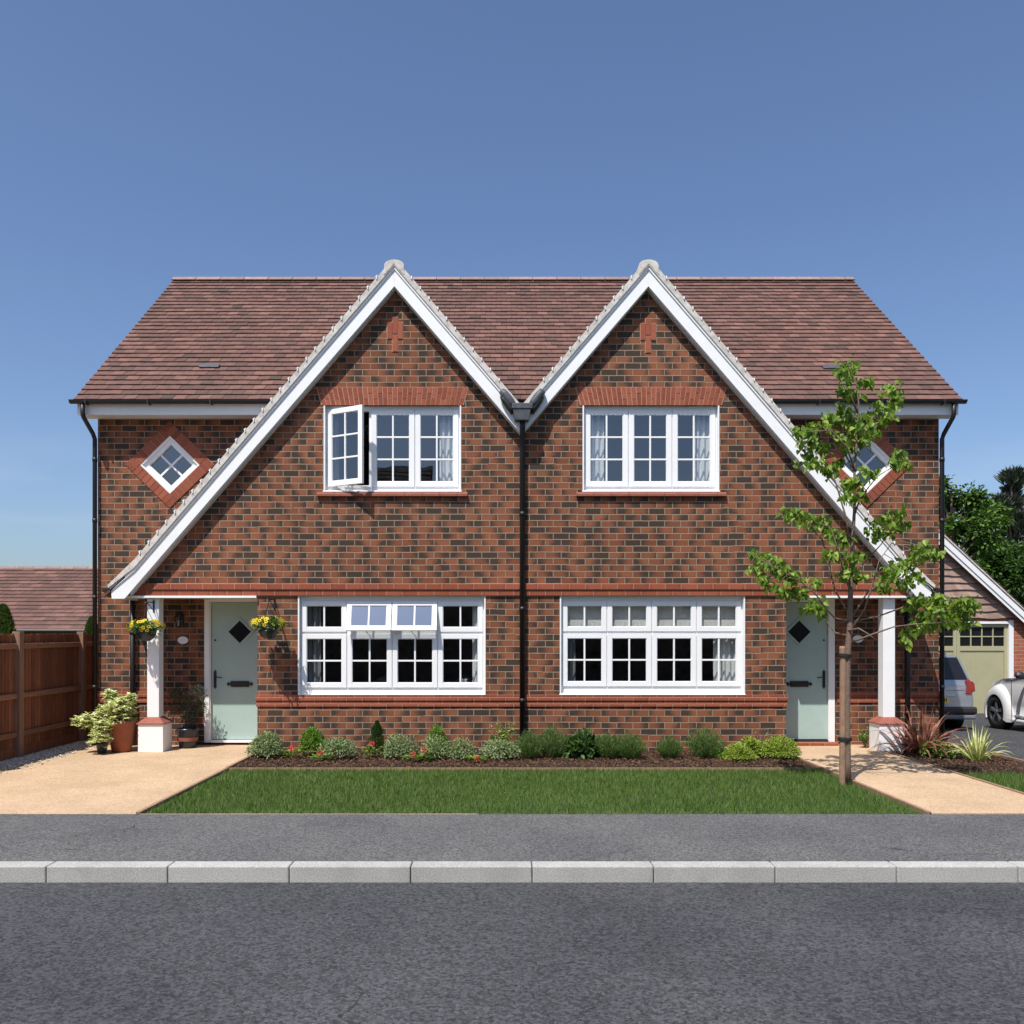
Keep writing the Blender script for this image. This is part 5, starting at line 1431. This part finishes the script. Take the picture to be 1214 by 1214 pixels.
patch(car, (L0[5], R0[5], R0[6], L0[6]), (.03, .03, .06, -.1), .006, 'dark_glass', 'rear_window')
for i in (2, 3, 4):
    for sd_ in (0, 1):
        a, b = Gs[i][sd_], Gs[i+1][sd_]
        q = (a[5], b[5], b[6], a[6]) if sd_ else (b[5], a[5], a[6], b[6])
        patch(car, q, (.05, .05, .05, .05), .006, 'dark_glass', 'side_window', 3)
def cbox(x0, x1, y0, y1, z0, z1, mat, name, parent=None, bevel=.012, T=T_):
    m = MB().box(x0, x1, y0, y1, z0, z1); m.v = [tuple(T @ Vector(v)) for v in m.v]; return m.build(name, mat, parent or car, bevel=bevel)
bp = cbox(-.79, .79, -.075, .14, .335, .475, 'bumper', 'bumper', bevel=.04)
cbox(-.77, .77, -.055, .30, .24, .333, 'greyplastic', 'bumper_trim', bp, .03)
cbox(-.79, -.765, .1, .4, .335, .475, 'bumper', 'bumper_corner', bp)
for s_ in (-1, 1):
    m = MB(); pts = [(.60, .71), (.715, .71), (.735, .80), (.72, .93), (.655, .99), (.60, .96), (.625, .85)]
    a_ = [(s_*x, z) for x, z in pts]
    m.prism(a_, -.022, .06)
    m.v = [tuple(T_ @ Vector(v)) for v in m.v]; m.build('tail_lamp', 'redlamp', car, bevel=.012)
    m = MB(); m.prism([(s_*.725, .74), (s_*.79, .76), (s_*.78, .9), (s_*.735, .95)], -.0, .10); m.v = [tuple(T_ @ Vector(v)) for v in m.v]; m.build('tail_lamp', 'redlamp', car, bevel=.01)
cbox(-.42, .42, -.012, .02, .53, .70, 'bumper', 'plate_recess', bevel=.0) if 0 else None
pl = cbox(-.28, .28, -.020, -.008, .545, .655, 'plate_y', 'number_plate', bevel=.002)
m = MB(); m.box(.195, .207, -.024, -.0205, .562, .638).box(.232, .244, -.024, -.0205, .562, .638).box(.207, .232, -.0235, -.0205, .594, .606); m.v = [tuple(T_ @ Vector(v)) for v in m.v]; m.build('plate_letter', 'rubber', pl)
cbox(-.40, .40, -.03, .0, .672, .70, 'chrome', 'tailgate_handle')
cbox(-.58, .58, -.004, .01, .775, .781, 'rubber', 'tailgate_seam', bevel=0)
for s_ in (-1, 1):
    m = MB(); m.tube([(s_*.50, .5, 1.45), (s_*.50, .58, 1.50), (s_*.53, 1.3, 1.535), (s_*.52, 2.0, 1.51), (s_*.52, 2.1, 1.47)], .018, 8); m.v = [tuple(T_ @ Vector(v)) for v in m.v]; m.build('roof_rail', 'rubber', car, smooth=True)
    for y in (.70, 3.25):
        c_ = T_ @ Vector((s_*.71, y, .295)); wheel_parts(car, tuple(c_), .295, .20, s_)
# white car at the right edge, seen from its left side towards the tail
wx, wy, wz = 10.36, 4.28, -.095          # front centre
M_w = Matrix.Translation((wx, wy, wz)) @ Matrix.Rotation(-R(4), 4, 'Z') @ Matrix.Rotation(-R(1.5), 4, 'X')
wc = thing('parked_car', 'white rounded car with dark wheels at the right edge of the photo', 'car', (wx, wy-2, wz), 'cars on the driveway')
def ringw(w, y, belt, roof, rw, zb=.20):
    return [(0, y, zb), (w*.88, y, zb), (w*.97, y, zb+.10), (w, y, .50), (w*.985, y, belt-.12), (w*.93, y, belt), (rw, y, max(belt+.02, roof-.12)), (rw*.8, y, max(belt+.04, roof-.03)), (0, y, max(belt+.06, roof+.01))]
sw_ = [ringw(.48, .0, .58, .6, .4, .28), ringw(.66, -.12, .74, .76, .5, .22), ringw(.76, -.35, .86, .88, .56), ringw(.80, -.8, .95, .98, .58), ringw(.83, -1.25, .98, 1.05, .60), ringw(.84, -1.75, .98, 1.38, .60), ringw(.85, -2.3, .98, 1.48, .60),
       ringw(.85, -2.9, .98, 1.43, .58), ringw(.82, -3.5, .96, 1.22, .54), ringw(.74, -4.0, .84, .95, .5), ringw(.56, -4.27, .6, .62, .45, .28)]
Gw, bw_ = loft_car(wc, M_w, sw_, 'white_car')
for i in (4, 5, 6, 7):
    for sd_ in (0, 1):
        a, b = Gw[i][sd_], Gw[i+1][sd_]
        q = (b[5], a[5], a[6], b[6]) if sd_ else (a[5], b[5], b[6], a[6])
        patch(wc, q, (.04, .04, .06, .05), .006, 'dark_glass', 'side_window', 3)
patch(wc, (Gw[4][1][6], Gw[4][0][6], Gw[5][0][6], Gw[5][1][6]), (.05, .05, .05, .05), .008, 'dark_glass', 'windscreen')
patch(wc, (Gw[7][0][6], Gw[7][1][6], Gw[8][1][6], Gw[8][0][6]), (.08, .08, .1, .1), .01, 'dark_glass', 'rear_window')
for s_ in (-1, 1):
    for yw in (-.80, -3.35):
        m = MB(); n = 22; k = 7; sec = []
        for i in range(n+1):
            an = R(-22)+R(224)*i/n; row = []
            for j in range(k+1):
                u = j/k; rr = .335+.195*u+.02*math.sin(math.pi*u); xo = .85+.055*math.cos(math.pi/2*u)**.7-.06*u*u if u < 1 else .78
                row.append(M_w @ Vector((s_*xo, yw+rr*math.cos(an)*1.0, max(.16, .325+rr*math.sin(an)))))
            sec.append(row)
        for i in range(n):
            for j in range(k): m.poly([sec[i][j], sec[i+1][j], sec[i+1][j+1], sec[i][j+1]])
        for i in range(n):
            a, b = sec[i][0], sec[i+1][0]; inn_ = M_w.to_3x3() @ Vector((-s_*.25, 0, 0)); m.poly([a, b, b+inn_, a+inn_])
        m.build('wing', 'white_car', wc, smooth=True)
        c_ = M_w @ Vector((s_*.775, yw, .325)); wheel_parts(wc, tuple(c_), .325, .22, s_)
        m = MB(); m.lathe([(0, 0), (.345, 0)], tuple(M_w @ Vector((s_*.857, yw, .325))), 28, 'x'); m.build('wheel_arch', 'rubber', wc)
    m = MB(); m.box(s_*.80-.03, s_*.80+.07*s_ if s_ > 0 else s_*.80+.03, -2.85, -1.25, .17, .23); m.v = [tuple(M_w @ Vector(v)) for v in m.v]; m.build('side_skirt', 'white_car', wc, bevel=.02)
    m = MB(); m.lathe([(0, -.075), (.05, -.06), (.075, 0), (.06, .05), (0, .07)], (0, 0, 0), 16); m.v = [tuple(M_w @ Vector((s_*(.97)+v[0]*1.2, -1.85+v[1]*.75, 1.04+v[2]*.9))) for v in m.v]
    mo_ = m.build('door_mirror', 'bumper', wc, smooth=True)
    m = MB(); m.lathe([(.076, -.005), (.062, .052), (0, .073)], (0, 0, 0), 16); m.v = [tuple(M_w @ Vector((s_*(.97)+v[0]*1.21, -1.85+v[1]*.77, 1.042+v[2]*.93))) for v in m.v]
    m.build('mirror_cap', 'bumper', mo_, smooth=True)
    m = MB(); m.box(-.05, .05, -.02, .02, -.02, .02); m.v = [tuple(M_w @ Vector((s_*.86+v[0]*1.4, -1.83+v[1], .99+v[2]))) for v in m.v]; m.build('mirror_arm', 'bumper', mo_)
    m = MB(); m.lathe([(0, .03), (.09, .02), (.11, -.02)], tuple(M_w @ Vector((s_*.52, -.12, .66))), 18, 'y'); m.build('headlight', 'chrome', wc, smooth=True)
    m = MB(); m.box(-.004, .004, -.003, .003, -.33, .33); 
    m.v = [tuple(M_w @ Vector((s_*.853+v[0], -1.33+v[1], .60+v[2]))) for v in m.v]; m.build('door_seam', 'rubber', wc)
